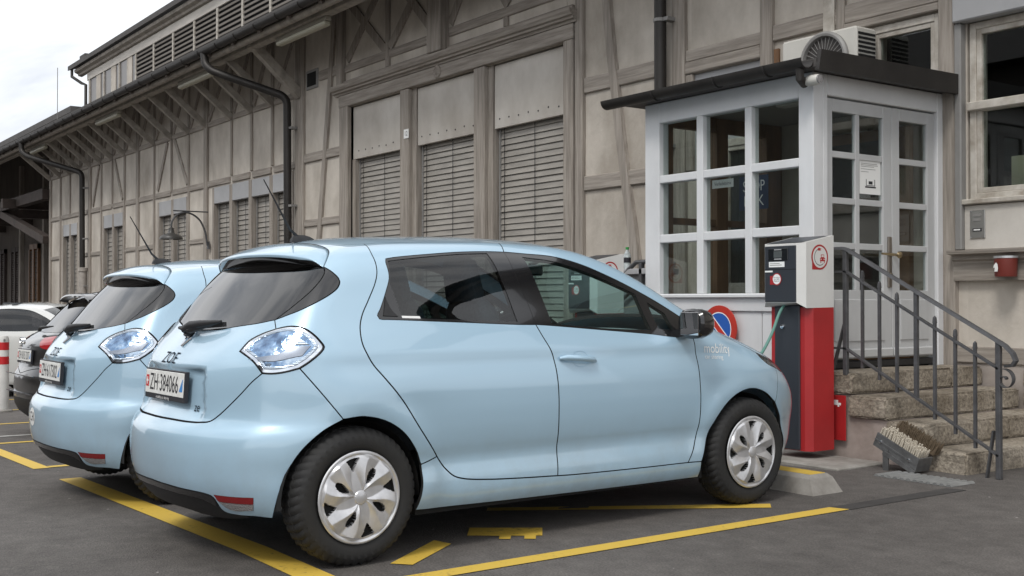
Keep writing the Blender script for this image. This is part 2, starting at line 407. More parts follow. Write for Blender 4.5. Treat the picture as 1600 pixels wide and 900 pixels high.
rglass = glass('rear_car_glass', (.10, .10, .105), 1.75)
lens = glass('lamp_lens', (.93, .95, .97), 1.5)
whitep = mat('white_print', (.82, .82, .80), .4)
blackp = mat('black_print', (.02, .02, .025), .45)
redp = mat('red_print', (.55, .02, .025), .4)
seatm = mat('seat_blue_grey', (.30, .45, .50), .8, noise=((60, 60, 60), .2, 3, None))
seatd = mat('seat_dark', (.05, .055, .06), .85)
trimg = mat('cabin_light_grey', (.42, .44, .45), .6)

# ---- the blue hatchback
ZB = Body(
 XR=[(.15,-.47),(.22,-.565),(.30,-.622),(.40,-.652),(.50,-.66),(.57,-.654),(.615,-.632),(.645,-.603),(.70,-.590),(.80,-.584),(.90,-.582),(.95,-.568),(1.0,-.548),(1.06,-.52),(1.6,-.25)],
 XF=[(.15,3.2),(.25,3.33),(.35,3.39),(.5,3.425),(.6,3.42),(.7,3.385),(.8,3.33),(1.6,2.9)],
 ZT=[(-.7,.81),(-.50,.985),(-.44,1.027),(-.39,1.062),(-.15,1.335),(-.09,1.395),(-.03,1.44),(.05,1.474),(.15,1.497),(.30,1.516),(.60,1.531),(1.0,1.541),(1.3,1.534),(1.5,1.508),(1.7,1.452),(1.95,1.342),(2.2,1.212),(2.36,1.133),(2.5,1.085),(2.65,1.035),(2.85,.962),(3.05,.87),(3.2,.785),(3.4,.60)],
 SW=[(.14,.74),(.19,.800),(.24,.828),(.29,.837),(.33,.836),(.37,.831),(.41,.8225),(.445,.8225),(.49,.834),(.54,.843),(.60,.850),(.68,.854),(.76,.853),(.82,.846),(.86,.838),(.89,.8305),(.91,.8285),(.94,.8285),(.962,.822),(.985,.813),(1.02,.800),(1.08,.776),(1.2,.735),(1.3,.698),(1.40,.652),(1.5,.60),(1.6,.54)],
 PT=[(-.8,-.13),(-.45,-.035),(-.15,-.004),(.3,0),(1.8,0),(2.4,-.008),(2.7,-.028),(3.0,-.085),(3.3,-.19),(3.5,-.3)],
 PG=[(-.6,-.10),(-.3,-.05),(0,-.02),(.3,-.005),(.8,.0),(1.4,-.002),(1.8,-.006),(2.2,-.01),(2.6,-.02)], WB=2.588)

def make_tyre(par, RO=.3105, RI=.205, W=.185, n=144):
    # profile across: y from outer face (-) to inner (+); returns mesh in wheel space (axis y)
    hw = W/2
    prof = [(RI-.006, -hw+.012), (RI+.004, -hw+.002), (RI+.02, -hw-.006), (RI+.045, -hw-.010), (RI+.07, -hw-.007), (RO-.022, -hw+.004), (RO-.010, -hw+.013), (RO-.003, -hw+.024), (RO, -hw+.040),
            (RO+.001, -hw+.058), (RO-.007, -hw+.060), (RO-.007, -hw+.066), (RO+.001, -hw+.068), (RO+.001, hw-.068), (RO-.007, hw-.066), (RO-.007, hw-.060), (RO+.001, hw-.058), (RO, hw-.04), (RO-.01, hw-.013), (RO-.03, hw), (RI+.02, hw), (RI, hw-.02)]
    v = []; f = []; m = len(prof)
    for k in range(n):
        a = 2*math.pi*k/n
        for i, (r, y) in enumerate(prof):
            # tread and shoulder blocks
            g = 0.
            if i in (6, 7, 8, 9) and k % 3 == 0: g = -.0075
            if i in (12, 13) and (k+1) % 3 == 0: g = -.006
            if i in (16, 17, 18) and k % 3 == 1: g = -.007
            if i == 5 and k % 3 == 0: g = -.004
            aa = a+(.018*(i-5) if 5 <= i <= 18 else (0 if i < 5 else .018*13))
            v.append(((r+g)*math.cos(aa), y, (r+g)*math.sin(aa)))
    for k in range(n):
        for i in range(m-1): f.append((k*m+i, k*m+i+1, ((k+1) % n)*m+i+1, ((k+1) % n)*m+i))
    o = obj('tyre', v, f, tyrem, par, True, None, False)
    o.data.set_sharp_from_angle(angle=R(34)); return o
def make_cover(par, Rc=.208, nr=44, na=256, yo=-.098):
    """pressed wheel cover: four pairs of twisted leaf spokes"""
    v = []; f = []; mi = []
    for j in range(nr+1):
        r = Rc*j/nr; rn = j/nr
        for k in range(na):
            a = 2*math.pi*k/na
            sw = math.radians(-16)*rn                         # spokes swirl with radius
            b = (math.degrees(a-sw)-71+45) % 90-45            # angle inside one pair, 0 = eye axis
            side = 1 if b > 0 else -1
            half = 7+27*math.sin(min(1., max(0., (rn-.10)/.80))*math.pi*.62)     # centre line of each leaf
            q = (abs(b)-half*.62)/max(half*.62, 1e-3)          # -1 at eye axis .. +1 outside edge
            h = .020*(1-rn**2)*.6
            leaf = max(0., 1-abs(q)) if q > 0 else max(0., 1-abs(q)*.9)
            env = sst(.10, .35, np.float64(rn))*(1-sst(.86, .93, np.float64(rn)))
            h += .016*leaf*float(env)
            hole = 0
            # eye-shaped opening between the two leaves
            ey = ((rn-.50)/.17)**2+(abs(b)/8.5)**2
            if ey < 1: hole = 1
            # wedge opening near the rim between pairs
            bo = 45-abs(b)
            if .60 < rn < .86 and bo < 11*(rn-.56)/.30: hole = 1
            if rn > .93: h = .004+.006*(1-abs(rn-.965)/.035)
            if rn < .14: h = .0165+.004*(1-(rn/.14)**2)
            y = -h if not hole else .012
            v.append((r*math.cos(a), yo+y, r*math.sin(a))); mi.append(hole)
    fm = []
    for j in range(nr):
        for k in range(na):
            q = (j*na+k, j*na+(k+1) % na, (j+1)*na+(k+1) % na, (j+1)*na+k)
            f.append(q); fm.append(1 if sum(mi[i] for i in q) >= 2 else 0)
    o = obj('wheel_cover', v, f, silver, par, True, None, False)
    o.data.materials.append(dark)
    for p, s in zip(o.data.polygons, fm): p.material_index = s
    o.data.set_sharp_from_angle(angle=R(24)); return o
def make_wheel(parent, x, y, z=.3105, rot=0., flip=False):
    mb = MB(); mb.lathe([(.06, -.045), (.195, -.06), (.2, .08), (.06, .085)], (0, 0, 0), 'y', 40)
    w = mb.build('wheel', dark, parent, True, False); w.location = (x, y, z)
    w.rotation_euler = (0, rot, math.pi if flip else 0)
    return w
TY = None
def put_wheel(parent, x, y, z, rot, flip):
    global TY
    w = make_wheel(parent, x, y, z, rot, flip)
    if TY is None:
        t = make_tyre(w); c = make_cover(w); TY = (t, c)
    else:
        for q in TY:
            k = q.copy(); COL.objects.link(k); k.parent = w
    return w
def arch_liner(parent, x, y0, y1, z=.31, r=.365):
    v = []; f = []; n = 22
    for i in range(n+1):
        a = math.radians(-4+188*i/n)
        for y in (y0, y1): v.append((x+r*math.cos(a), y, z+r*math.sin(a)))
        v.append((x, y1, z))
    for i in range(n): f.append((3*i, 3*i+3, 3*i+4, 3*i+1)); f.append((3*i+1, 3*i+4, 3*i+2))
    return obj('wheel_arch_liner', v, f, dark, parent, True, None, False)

def loft(rows, closed=False):
    n = len(rows[0]); v = [p for r in rows for p in r]; f = []
    for i in range(len(rows)-1):
        for k in range(n-(0 if closed else 1)): f.append((i*n+k, i*n+(k+1) % n, (i+1)*n+(k+1) % n, (i+1)*n+k))
    return v, f

def make_seat(parent, x, y, m=seatm, name='seat'):
    def slab(c0, c1, hw0, hw1, th, nx=8, nz=10):
        rows = []
        for i in range(nz+1):
            t = i/nz; cx = c0[0]*(1-t)+c1[0]*t; cz = c0[1]*(1-t)+c1[1]*t; hw = (hw0*(1-t)+hw1*t)*(1-.25*max(0, abs(t-.5)*2-.75)/.25)
            dx, dz = c1[0]-c0[0], c1[1]-c0[1]; L = math.hypot(dx, dz); nx_, nz_ = -dz/L, dx/L; k = (1-.5*max(0, abs(t-.5)*2-.8)/.2)
            ring = []
            for j in range(16):
                a = 2*math.pi*j/16; cu = math.copysign(abs(math.cos(a))**.5, math.cos(a)); sv = math.copysign(abs(math.sin(a))**.6, math.sin(a))
                ring.append((cx+nx_*th*k*sv, y+hw*cu, cz+nz_*th*k*sv))
            rows.append(ring)
        v, f = loft(rows, True); f += [tuple(range(15, -1, -1)), tuple(nz*16+j for j in range(16))]
        return v, f
    mb = MB()
    mb.add(*slab((x-.02, .50), (x+.48, .56), .25, .25, .08))
    mb.add(*slab((x, .55), (x-.20, 1.20), .26, .19, .065))
    mb.add(*slab((x-.205, 1.17), (x-.255, 1.41), .15, .12, .05))
    return mb.build(name, m, parent, True, False)

def zoe():
    car = thing('blue_hatchback', '', 'car')
    B = ZB
    c_side = (1.15, 0, .85); sd = (0, -1, 0)
    # joints
    J = (-.384,-.668,.868); L0 = (-.426,-.52,.962); S = (-.299,-.623,1.062); Bj = (-.256,-.773,.890); G = (-.284,-.579,1.101); T = (-.049,-.598,1.345); A1 = (-.088,-.861,.664)
    gA = [(-.603,0,.635),(-.602,-.062,.635),(-.583,-.28,.636),(-.556,-.395,.640),(-.537,-.453,.650),(-.513,-.489,.675),(-.481,-.542,.725),(-.445,-.597,.784),(-.416,-.633,.83),J]
    lA = [L0,(-.385,-.529,1.007),(-.338,-.573,1.041),S]
    lB = [S,(-.251,-.682,1.075),(-.211,-.727,1.066),(-.179,-.761,1.037),(-.157,-.785,1.005),(-.148,-.797,.984),(-.163,-.8,.962),(-.215,-.789,.918),Bj]
    lC = [Bj,(-.307,-.741,.874),(-.350,-.700,.866),J]
    lD = [J,(-.4,-.624,.912),L0]
    gS = [G,(-.221,-.62,1.159),(-.141,-.645,1.23),(-.082,-.639,1.289),(-.057,-.623,1.322),T]
    gB_ = [(-.410,0,1.046),(-.393,-.23,1.053),(-.375,-.298,1.061),(-.325,-.484,1.084),G]
    tri = [T,(-.027,-.646,1.319),(-.011,-.672,1.293),(-.009,-.681,1.276),(-.024,-.692,1.25),(-.069,-.699,1.217),(-.139,-.693,1.179),(-.207,-.664,1.143),(-.256,-.619,1.118),G]
    seamE = [G, S]
    Q = (.05,-.42,1.445)
    sp1 = [T,(-.015,-.567,1.384),(.015,-.528,1.413),(.038,-.475,1.432),Q]
    sp2 = [Q,(.058,-.369,1.454),(.071,-.224,1.471),(.077,0,1.48)]
    gtop = [T,(-.075,-.50,1.352),(-.092,-.30,1.372),(-.098,0,1.385)]
    K1 = (.233,-.475,1.463); K2 = (1.02,-.505,1.493); W0 = (.981,-.606,1.441); W1 = (1.054,-.780,1.068)
    dit1 = [Q,(.13,-.452,1.456),K1]; dit2 = [K1,(.6,-.497,1.485),K2]; dit3 = [K2,(1.25,-.508,1.489),(1.42,-.512,1.47)]
    gGa = [K1,(.201,-.601,1.415),(.197,-.65,1.366),(.187,-.68,1.318),(.163,-.701,1.265),(.115,-.726,1.191),(.068,-.751,1.121),(.044,-.776,1.063),(.039,-.809,.992),(.06,-.83,.931),(.126,-.852,.84),(.225,-.863,.723),(.312,-.862,.599),(.424,-.838,.456)]
    gGb = [gGa[-1],(.476,-.831,.393),(.52,-.833,.356),(.577,-.834,.338),(.704,-.835,.323),(.897,-.836,.311),(1.152,-.836,.3)]
    gFb = [(1.152,-.836,.3),(1.269,-.836,.296),(1.722,-.836,.29),(2.087,-.835,.288)]
    gF = [(2.087,-.835,.288),(2.127,-.835,.355),(2.169,-.838,.482),(2.175,-.849,.626),(2.164,-.85,.77),(2.157,-.832,.877),(2.151,-.812,.981)]
    gBu = [K2,(.995,-.575,1.463),W0]; gBm = [W0,(.993,-.682,1.335),(1.015,-.721,1.239),(1.041,-.754,1.143),W1]
    gBl = [W1,(1.075,-.8,1.019),(1.102,-.821,.964),(1.129,-.832,.902),(1.144,-.852,.75),(1.149,-.851,.617),(1.155,-.835,.482),(1.157,-.827,.398),(1.152,-.836,.3)]
    rwT = [(.262,-.636,1.390),(.30,-.632,1.396),(.492,-.622,1.416),(.70,-.61,1.434),(.878,-.605,1.441),W0]
    rwL = [(.262,-.636,1.390),(.253,-.65,1.37),(.251,-.68,1.324),(.245,-.694,1.292),(.214,-.717,1.229),(.17,-.743,1.152),(.148,-.755,1.120),(.155,-.761,1.105),(.19,-.763,1.102)]
    rwB = [(.19,-.763,1.102),(.273,-.766,1.099),(.628,-.774,1.084),(.944,-.78,1.070),W1]
    X0 = (2.151,-.812,.981); X1 = (2.276,-.797,.994)
    fwT = [W0,(1.114,-.612,1.434),(1.288,-.619,1.424),(1.454,-.645,1.387),(1.619,-.678,1.328),(1.818,-.71,1.243),(1.988,-.738,1.161),(2.113,-.762,1.091),X1]
    fwB = [W1,(1.139,-.783,1.063),(1.516,-.794,1.033),(1.85,-.805,1.006),(1.979,-.81,.991),X0]
    arR1 = [A1,(.006,-.87,.671),(.126,-.867,.644),(.224,-.862,.585),(.299,-.85,.495),(.332,-.84,.427)]
    arR2 = [(.332,-.84,.427),(.338,-.844,.336),(.326,-.838,.261),(.312,-.821,.212)]
    arR0 = [A1,(-.182,-.841,.614),(-.276,-.808,.522),(-.336,-.767,.39),(-.357,-.71,.228)]
    arF0 = [(2.20,-.80,.190),(2.185,-.843,.287)]
    arF1 = [(2.185,-.843,.287),(2.216,-.842,.371),(2.285,-.845,.499),(2.375,-.856,.600),(2.48,-.857,.659),(2.60,-.85,.678),(2.73,-.835,.648),(2.845,-.81,.582)]
    arF2 = [(2.845,-.81,.582),(2.935,-.775,.47),(2.975,-.742,.35),(2.985,-.72,.215)]
    H0 = (2.736,-.756,.880); H1 = (3.12,-.55,.775); H2 = (2.90,-.768,.782); CW = (2.40,-.70,1.055)
    hood = [CW,(2.52,-.735,.99),(2.614,-.748,.931),(2.69,-.754,.902),H0]
    hu = [H0,(2.86,-.735,.845),(3.0,-.66,.81),H1]; hl1 = [H0,(2.748,-.78,.850),(2.80,-.792,.812),H2]; hl2 = [H2,(3.0,-.71,.745),(3.09,-.60,.745),H1]
    # painted panels
    cr = (.55, 0, .75)
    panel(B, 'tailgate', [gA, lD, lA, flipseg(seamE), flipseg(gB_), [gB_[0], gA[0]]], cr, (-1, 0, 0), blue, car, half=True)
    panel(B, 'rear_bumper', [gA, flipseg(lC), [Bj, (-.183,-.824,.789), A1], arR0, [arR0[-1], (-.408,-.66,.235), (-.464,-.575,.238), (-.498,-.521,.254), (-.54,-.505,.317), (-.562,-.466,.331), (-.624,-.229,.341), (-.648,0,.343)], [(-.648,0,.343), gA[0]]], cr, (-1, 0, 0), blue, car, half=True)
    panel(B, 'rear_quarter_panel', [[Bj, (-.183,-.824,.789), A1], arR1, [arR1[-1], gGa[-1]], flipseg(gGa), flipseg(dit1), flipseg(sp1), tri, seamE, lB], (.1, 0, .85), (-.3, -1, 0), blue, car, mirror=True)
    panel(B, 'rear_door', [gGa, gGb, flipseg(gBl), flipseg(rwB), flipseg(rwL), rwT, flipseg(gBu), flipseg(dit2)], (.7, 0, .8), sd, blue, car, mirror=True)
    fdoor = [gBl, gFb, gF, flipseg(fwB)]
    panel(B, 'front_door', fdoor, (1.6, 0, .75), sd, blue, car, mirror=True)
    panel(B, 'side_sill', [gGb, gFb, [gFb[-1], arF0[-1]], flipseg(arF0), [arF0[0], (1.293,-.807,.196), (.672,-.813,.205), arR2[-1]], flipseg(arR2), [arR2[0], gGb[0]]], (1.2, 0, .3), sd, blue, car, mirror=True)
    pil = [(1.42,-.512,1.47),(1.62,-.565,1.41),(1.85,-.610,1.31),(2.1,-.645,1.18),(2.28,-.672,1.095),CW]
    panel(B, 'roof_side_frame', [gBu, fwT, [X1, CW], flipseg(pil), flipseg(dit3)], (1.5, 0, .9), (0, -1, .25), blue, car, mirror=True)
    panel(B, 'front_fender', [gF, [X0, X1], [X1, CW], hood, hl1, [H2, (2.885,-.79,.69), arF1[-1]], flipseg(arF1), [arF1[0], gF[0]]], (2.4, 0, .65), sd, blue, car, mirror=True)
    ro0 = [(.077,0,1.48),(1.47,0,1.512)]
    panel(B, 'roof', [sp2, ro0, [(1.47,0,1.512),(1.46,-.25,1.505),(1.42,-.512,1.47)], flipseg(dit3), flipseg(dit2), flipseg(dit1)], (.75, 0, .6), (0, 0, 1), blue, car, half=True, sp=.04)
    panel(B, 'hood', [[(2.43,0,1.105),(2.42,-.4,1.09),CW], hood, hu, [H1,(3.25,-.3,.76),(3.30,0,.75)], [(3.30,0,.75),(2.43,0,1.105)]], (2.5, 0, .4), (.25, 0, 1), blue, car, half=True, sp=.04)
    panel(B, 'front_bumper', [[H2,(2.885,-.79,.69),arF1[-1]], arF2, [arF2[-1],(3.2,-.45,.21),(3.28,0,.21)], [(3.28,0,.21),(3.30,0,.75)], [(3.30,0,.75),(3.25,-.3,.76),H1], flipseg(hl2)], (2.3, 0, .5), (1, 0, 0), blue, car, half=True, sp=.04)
    # glass and black surrounds
    panel(B, 'windscreen', [[(2.43,0,1.105),(2.42,-.4,1.09),CW], flipseg(pil), [(1.42,-.512,1.47),(1.46,-.25,1.505),(1.47,0,1.512)], [(1.47,0,1.512),(2.43,0,1.105)]], (1.5, 0, .6), (.6, 0, 1), cglass, car, half=True, off=-.004, flange=0, sp=.04)
    panel(B, 'rear_window', [gB_, gS, gtop, [gtop[-1], gB_[0]]], (.6, 0, .9), (-1, 0, .3), rglass, car, half=True, off=-.002, inset=.004, flange=.004)
    panel(B, 'rear_window_seal', [gB_, gS, gtop, [gtop[-1], gB_[0]]], (.6, 0, .9), (-1, 0, .3), gloss, car, half=True, off=-.016, inset=-.004, flange=0, sp=.06)
    panel(B, 'quarter_trim', [tri, gS], (.2, 0, 1.0), (-.5, -1, .2), gloss, car, mirror=True, off=-.001, inset=.003)
    rg = [[(.268,-.645,1.380),(.483,-.633,1.405),(.70,-.62,1.424),(.868,-.615,1.432)], [(.868,-.615,1.432),(.944,-.775,1.084)], [(.944,-.775,1.084),(.632,-.77,1.097),(.278,-.764,1.110)], [(.278,-.764,1.110),(.246,-.702,1.273)], [(.246,-.702,1.273),(.258,-.685,1.325),(.268,-.645,1.380)]]
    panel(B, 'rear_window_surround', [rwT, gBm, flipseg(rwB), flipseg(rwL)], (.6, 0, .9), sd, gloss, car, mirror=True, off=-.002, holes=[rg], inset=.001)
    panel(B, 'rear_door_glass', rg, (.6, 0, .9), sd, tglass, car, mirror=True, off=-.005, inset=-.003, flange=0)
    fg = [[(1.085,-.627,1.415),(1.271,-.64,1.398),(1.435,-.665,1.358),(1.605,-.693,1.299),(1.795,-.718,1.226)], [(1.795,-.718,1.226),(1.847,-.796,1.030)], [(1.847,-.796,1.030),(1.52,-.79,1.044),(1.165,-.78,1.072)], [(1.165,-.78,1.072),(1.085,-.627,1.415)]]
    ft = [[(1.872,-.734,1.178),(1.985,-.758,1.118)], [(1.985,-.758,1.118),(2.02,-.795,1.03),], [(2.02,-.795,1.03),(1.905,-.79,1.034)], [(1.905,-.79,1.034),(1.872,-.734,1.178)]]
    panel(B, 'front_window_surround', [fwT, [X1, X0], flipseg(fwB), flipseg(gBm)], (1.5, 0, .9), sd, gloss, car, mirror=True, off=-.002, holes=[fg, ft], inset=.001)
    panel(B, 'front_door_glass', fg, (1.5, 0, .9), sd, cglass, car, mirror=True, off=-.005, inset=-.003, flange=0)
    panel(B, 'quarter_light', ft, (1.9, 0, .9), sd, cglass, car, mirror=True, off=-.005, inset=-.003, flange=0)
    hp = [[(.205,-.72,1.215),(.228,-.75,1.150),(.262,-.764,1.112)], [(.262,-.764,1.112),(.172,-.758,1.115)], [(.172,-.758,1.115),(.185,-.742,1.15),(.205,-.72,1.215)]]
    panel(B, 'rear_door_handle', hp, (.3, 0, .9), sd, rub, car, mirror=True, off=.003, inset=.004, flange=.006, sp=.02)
    # tail lamps: chrome bezel, faceted blue bowl, clear cover
    lamp = [lA, lB, lC, lD]
    LC = np.vstack([crom(s_, .02)[:-1] for s_ in lamp]); lc = LC.mean(0)
    def shrink(k, dz=0.): return [[tuple(lc+(np.array(p)-lc)*k+np.array((0, 0, dz))) for p in s_] for s_ in lamp]
    lcent = (.35, 0, .92); ln = (-.65, -.75, .1)
    tl = panel(B, 'tail_lamp', lamp, lcent, ln, gloss, car, off=-.006, inset=.002, flange=0, sp=.02)
    bz = panel(B, 'bezel', shrink(.955), lcent, ln, chrome, tl, off=.004, inset=0, flange=.010, holes=[shrink(.86, .002)], sp=.012, seam=False)
    panel(B, 'inner_bezel', shrink(.84, .003), lcent, ln, indm, tl, off=.001, inset=0, flange=.006, holes=[shrink(.765, .004)], sp=.012, seam=False)
    bowl = panel(B, 'reflector', shrink(.82, .004), lcent, ln, lampblue, tl, off=-.003, inset=0, flange=0, sp=.012)
    # lower grey-brown chrome wedge of the lamp
    wd_ = [[tuple(lc+np.array(q)) for q in ((-.10,.09,-.055),(-.02,.0,-.062),(.075,-.07,-.035))], [tuple(lc+np.array(q)) for q in ((.075,-.07,-.035),(.105,-.092,.012))], [tuple(lc+np.array(q)) for q in ((.105,-.092,.012),(.045,-.045,.0),(.0,-.01,-.03),(-.10,.09,-.055))]]
    panel(B, 'lower_reflector', wd_, lcent, ln, chrome_d, tl, off=.002, inset=.001, flange=.004, sp=.015)
    bars = [[tuple(lc+np.array(q)) for q in ((.02,-.02,.055),(.075,-.066,.040))], [tuple(lc+np.array(q)) for q in ((.075,-.066,.040),(.10,-.088,.016))], [tuple(lc+np.array(q)) for q in ((.10,-.088,.016),(.03,-.03,.008))], [tuple(lc+np.array(q)) for q in ((.03,-.03,.008),(.02,-.02,.055))]]
    panel(B, 'indicator', bars, lcent, ln, indm, tl, off=.001, inset=.001, flange=.003, sp=.015)
    panel(B, 'lens', shrink(.95), lcent, ln, lens, tl, off=.008, inset=0, flange=.004, sp=.02)
    mt = copy_tree(tl, car); mt.scale = (1, -1, 1)
    # rear reflectors and lower valance
    r1 = [[(-.543,-.511,.332),(-.429,-.682,.330)], [(-.429,-.682,.330),(-.425,-.672,.298)], [(-.425,-.672,.298),(-.527,-.523,.300)], [(-.527,-.523,.300),(-.543,-.511,.332)]]
    r2 = [[(-.527,-.523,.300),(-.425,-.672,.298)], [(-.425,-.672,.298),(-.42,-.661,.268)], [(-.42,-.661,.268),(-.483,-.563,.264),(-.527,-.523,.300)]]
    panel(B, 'rear_reflector', r1, cr, (-.8, -.6, 0), redlens, car, off=.0015, inset=.001, flange=.004, mirror=True, sp=.02)
    panel(B, 'reversing_lamp', r2, cr, (-.8, -.6, 0), clearlens, car, off=.0015, inset=.001, flange=.004, mirror=True, sp=.02)
    panel(B, 'rear_valance', [[(-.648,0,.349),(-.624,-.229,.347),(-.562,-.466,.337),(-.54,-.505,.323),(-.50,-.525,.262)], [(-.50,-.525,.262),(-.42,-.60,.225)], [(-.42,-.60,.225),(-.47,-.45,.215),(-.55,-.2,.22),(-.56,0,.22)], [(-.56,0,.22),(-.648,0,.349)]], cr, (-1, 0, -.2), rub, car, half=True, off=-.012, inset=-.004, flange=.02)
    panel(B, 'valance_strip', [[(-.648,0,.340),(-.624,-.229,.338),(-.562,-.466,.328),(-.536,-.506,.312)], [(-.536,-.506,.312),(-.515,-.50,.276)], [(-.515,-.50,.276),(-.564,-.435,.300),(-.618,-.216,.310),(-.636,0,.312)], [(-.636,0,.312),(-.648,0,.340)]], cr, (-1, 0, 0), gloss, car, half=True, off=.001, inset=.001, flange=.01, sp=.02)
    # head lamps
    panel(B, 'head_lamp', [hu, flipseg(hl2), flipseg(hl1)], (2.3, 0, .7), (1, -.8, .2), gloss, car, off=-.008, inset=0, flange=0, mirror=True)
    panel(B, 'head_lamp_lens', [hu, flipseg(hl2), flipseg(hl1)], (2.3, 0, .7), (1, -.8, .2), lens, car, off=.0, inset=.002, flange=.004, mirror=True)
    # spoiler: roof skin carried back over the glass
    ys = np.linspace(-.598, .598, 41)
    seam = crom([T,(-.015,-.567,1.384),(.015,-.528,1.413),(.038,-.475,1.432),Q,(.058,-.369,1.454),(.071,-.224,1.471),(.077,0,1.48),(.071,.224,1.471),(.058,.369,1.454),(.05,.42,1.445),(.038,.475,1.432),(.015,.528,1.413),(-.015,.567,1.384),(-.049,.598,1.345)], .004)
    lipc = crom([(-.052,-.599,1.345),(-.078,-.555,1.377),(-.104,-.49,1.394),(-.145,-.3,1.412),(-.163,0,1.4185),(-.145,.3,1.412),(-.104,.49,1.394),(-.078,.555,1.377),(-.052,.599,1.345)], .004)
    def at(C, k, n_=61):
        L = np.concatenate([[0], np.cumsum(np.linalg.norm(np.diff(C, axis=0), axis=1))]); return np.stack([np.interp(np.linspace(0, L[-1], n_), L, C[:, i]) for i in range(3)], 1)
    s0 = at(seam, 0); l0 = at(lipc, 0); rows = []
    Bs = B.out((.6, 0, .7), s0-np.array((.6, 0, .7)))
    edge = np.minimum(1, np.minimum(np.arange(61), 60-np.arange(61))/7.)[:, None]
    down = Bs.copy(); down[:, 2] -= .012; rows.append(down+np.array((-.0015, 0, 0)))
    for t in np.linspace(0, 1, 9):
        p = Bs*(1-t)+l0*t; p[:, 2] += .020*np.sin(math.pi*t)*edge[:, 0]*(1-.3*t); p[:, 0] += -.002*(1-t); rows.append(p)
    r_ = l0.copy(); r_[:, 0] -= .004; r_[:, 2] -= .006*edge[:, 0]; rows.append(r_)
    r_ = l0.copy(); r_[:, 2] -= .016*edge[:, 0]; rows.append(r_)
    v, f = loft([[tuple(q) for q in r] for r in rows]); o = obj('spoiler', v, f, blue, car, True, None, False)
    b_ = bmesh.new(); b_.from_mesh(o.data); bmesh.ops.recalc_face_normals(b_, faces=b_.faces[:]); b_.to_mesh(o.data); b_.free(); o.data.shade_smooth()
    gt_ = at(crom([T,(-.075,-.50,1.352),(-.092,-.30,1.372),(-.098,0,1.385),(-.092,.30,1.372),(-.075,.50,1.352),(-.049,.598,1.345)], .01), 0)
    r2_ = l0.copy(); r2_[:, 2] -= .014*edge[:, 0]; r2_[:, 0] += .003
    mid = (r2_+gt_)/2; mid[:, 2] -= .010
    v, f = loft([[tuple(q) for q in r] for r in (r2_, mid, gt_+np.array((.012, 0, -.004)))]); obj('spoiler_underside', v, f, gloss, car, True, None, False)
    MB().box(-.118, -.098, -.12, .12, 1.395, 1.403).build('brake_light', redlens, car, False, False)
    # wiper
    mb = MB(); W0_ = [(-.455,.02,1.052),(-.452,-.03,1.07),(-.425,-.10,1.078),(-.40,-.22,1.085)]
    mb.tube([(-.432,.035,1.03),(-.455,.035,1.045)], .03, 14); mb.tube([(-.46,.05,1.05),(-.462,-.03,1.068),(-.446,-.12,1.078),(-.42,-.21,1.086),(-.40,-.25,1.092)], [.022,.024,.019,.012,.006], 10)
    mb.tube([(-.462,.12,1.056),(-.458,.05,1.052),(-.462,-.03,1.05),(-.42,-.2,1.077)], [.008,.017,.02,.006], 8)
    mb.beam((-.428,.09,1.058), (-.385,-.26,1.078), .014, .022)
    mb.build('rear_wiper', rub, car, True, False)
    # antenna
    mb = MB(); mb.add(*loft([[(.10-.5*w_, -w_*.3, z_), (.14+w_*1.4, -w_*.5, z_), (.14+w_*1.4, w_*.5, z_), (.10-.5*w_, w_*.3, z_)] for w_, z_ in ((.05, 1.488), (.044, 1.503), (.025, 1.519), (.008, 1.526))], True))
    an = mb.build('antenna', rub, car, True, False)
    MB().tube([(.115, 0, 1.515), (.07, 0, 1.555), (-.075, 0, 1.80)], [.009, .0065, .0028], 8).build('mast', rub, an, True, False)
    # mirrors
    for s in (-1, 1):
        rows = []
        for t, (dx, hy, hz, yy) in enumerate(((0, .02, .03, 0), (.004, .085, .070, 0), (.02, .098, .083, 0), (.06, .096, .083, .0), (.105, .08, .070, -.006), (.135, .05, .045, -.012), (.15, .012, .012, -.014))):
            rows.append([(2.015+dx+.02*math.sin(2*math.pi*k/20)*0, s*(.915-yy)+s*hy*math.copysign(abs(math.cos(2*math.pi*k/20))**.7, math.cos(2*math.pi*k/20)), 1.062+hz*math.copysign(abs(math.sin(2*math.pi*k/20))**.7, math.sin(2*math.pi*k/20))) for k in range(20)])
        mb = MB(); mb.add(*loft(rows, True)); mb.beam((2.06, s*.78, 1.0), (2.07, s*.88, 1.02), .09, .05); mi = mb.build('wing_mirror', gloss, car, True, False)
        MB().box(2.0135, 2.0165, s*.85, s*.985, 1.00, 1.125, .001).build('mirror_glass', mirrorg, mi, False, False)
        # door handle: dished cup and pull bar
        pts = [(1.165,.895),(1.20,.899),(1.30,.892),(1.375,.883),(1.405,.874)]
        yb = [float(abs(B.out((1.3,0,.88), [[p[0]-1.3, -1, p[1]-.88]])[0][1])) for p in pts]
        mb = MB(); mb.tube([(pts[i][0], s*(yb[i]+(.006,.026,.030,.026,.006)[i]), pts[i][1]) for i in range(5)], [.008,.0145,.0155,.0145,.008], 12)
        mb.build('door_handle', blue, car, True, False)
        mb = MB(); v = [(1.305+.055*math.cos(2*math.pi*k/24), 0, .888+.042*math.sin(2*math.pi*k/24)) for k in range(24)]
        P_ = B.out((1.3,0,.88), [[q[0]-1.3, -1*abs(.83), q[2]-.88] for q in v]); N_ = B.nrm(P_)
        ring = [[tuple((P_[k]+N_[k]*.0012)*np.array((1, -s, 1))) for k in range(24)], [tuple(((P_[k]*.72+P_.mean(0)*.28)-N_[k]*.004)*np.array((1, -s, 1))) for k in range(24)], [tuple(((P_[k]*.2+P_.mean(0)*.8)-N_[k]*.010)*np.array((1, -s, 1))) for k in range(24)]]
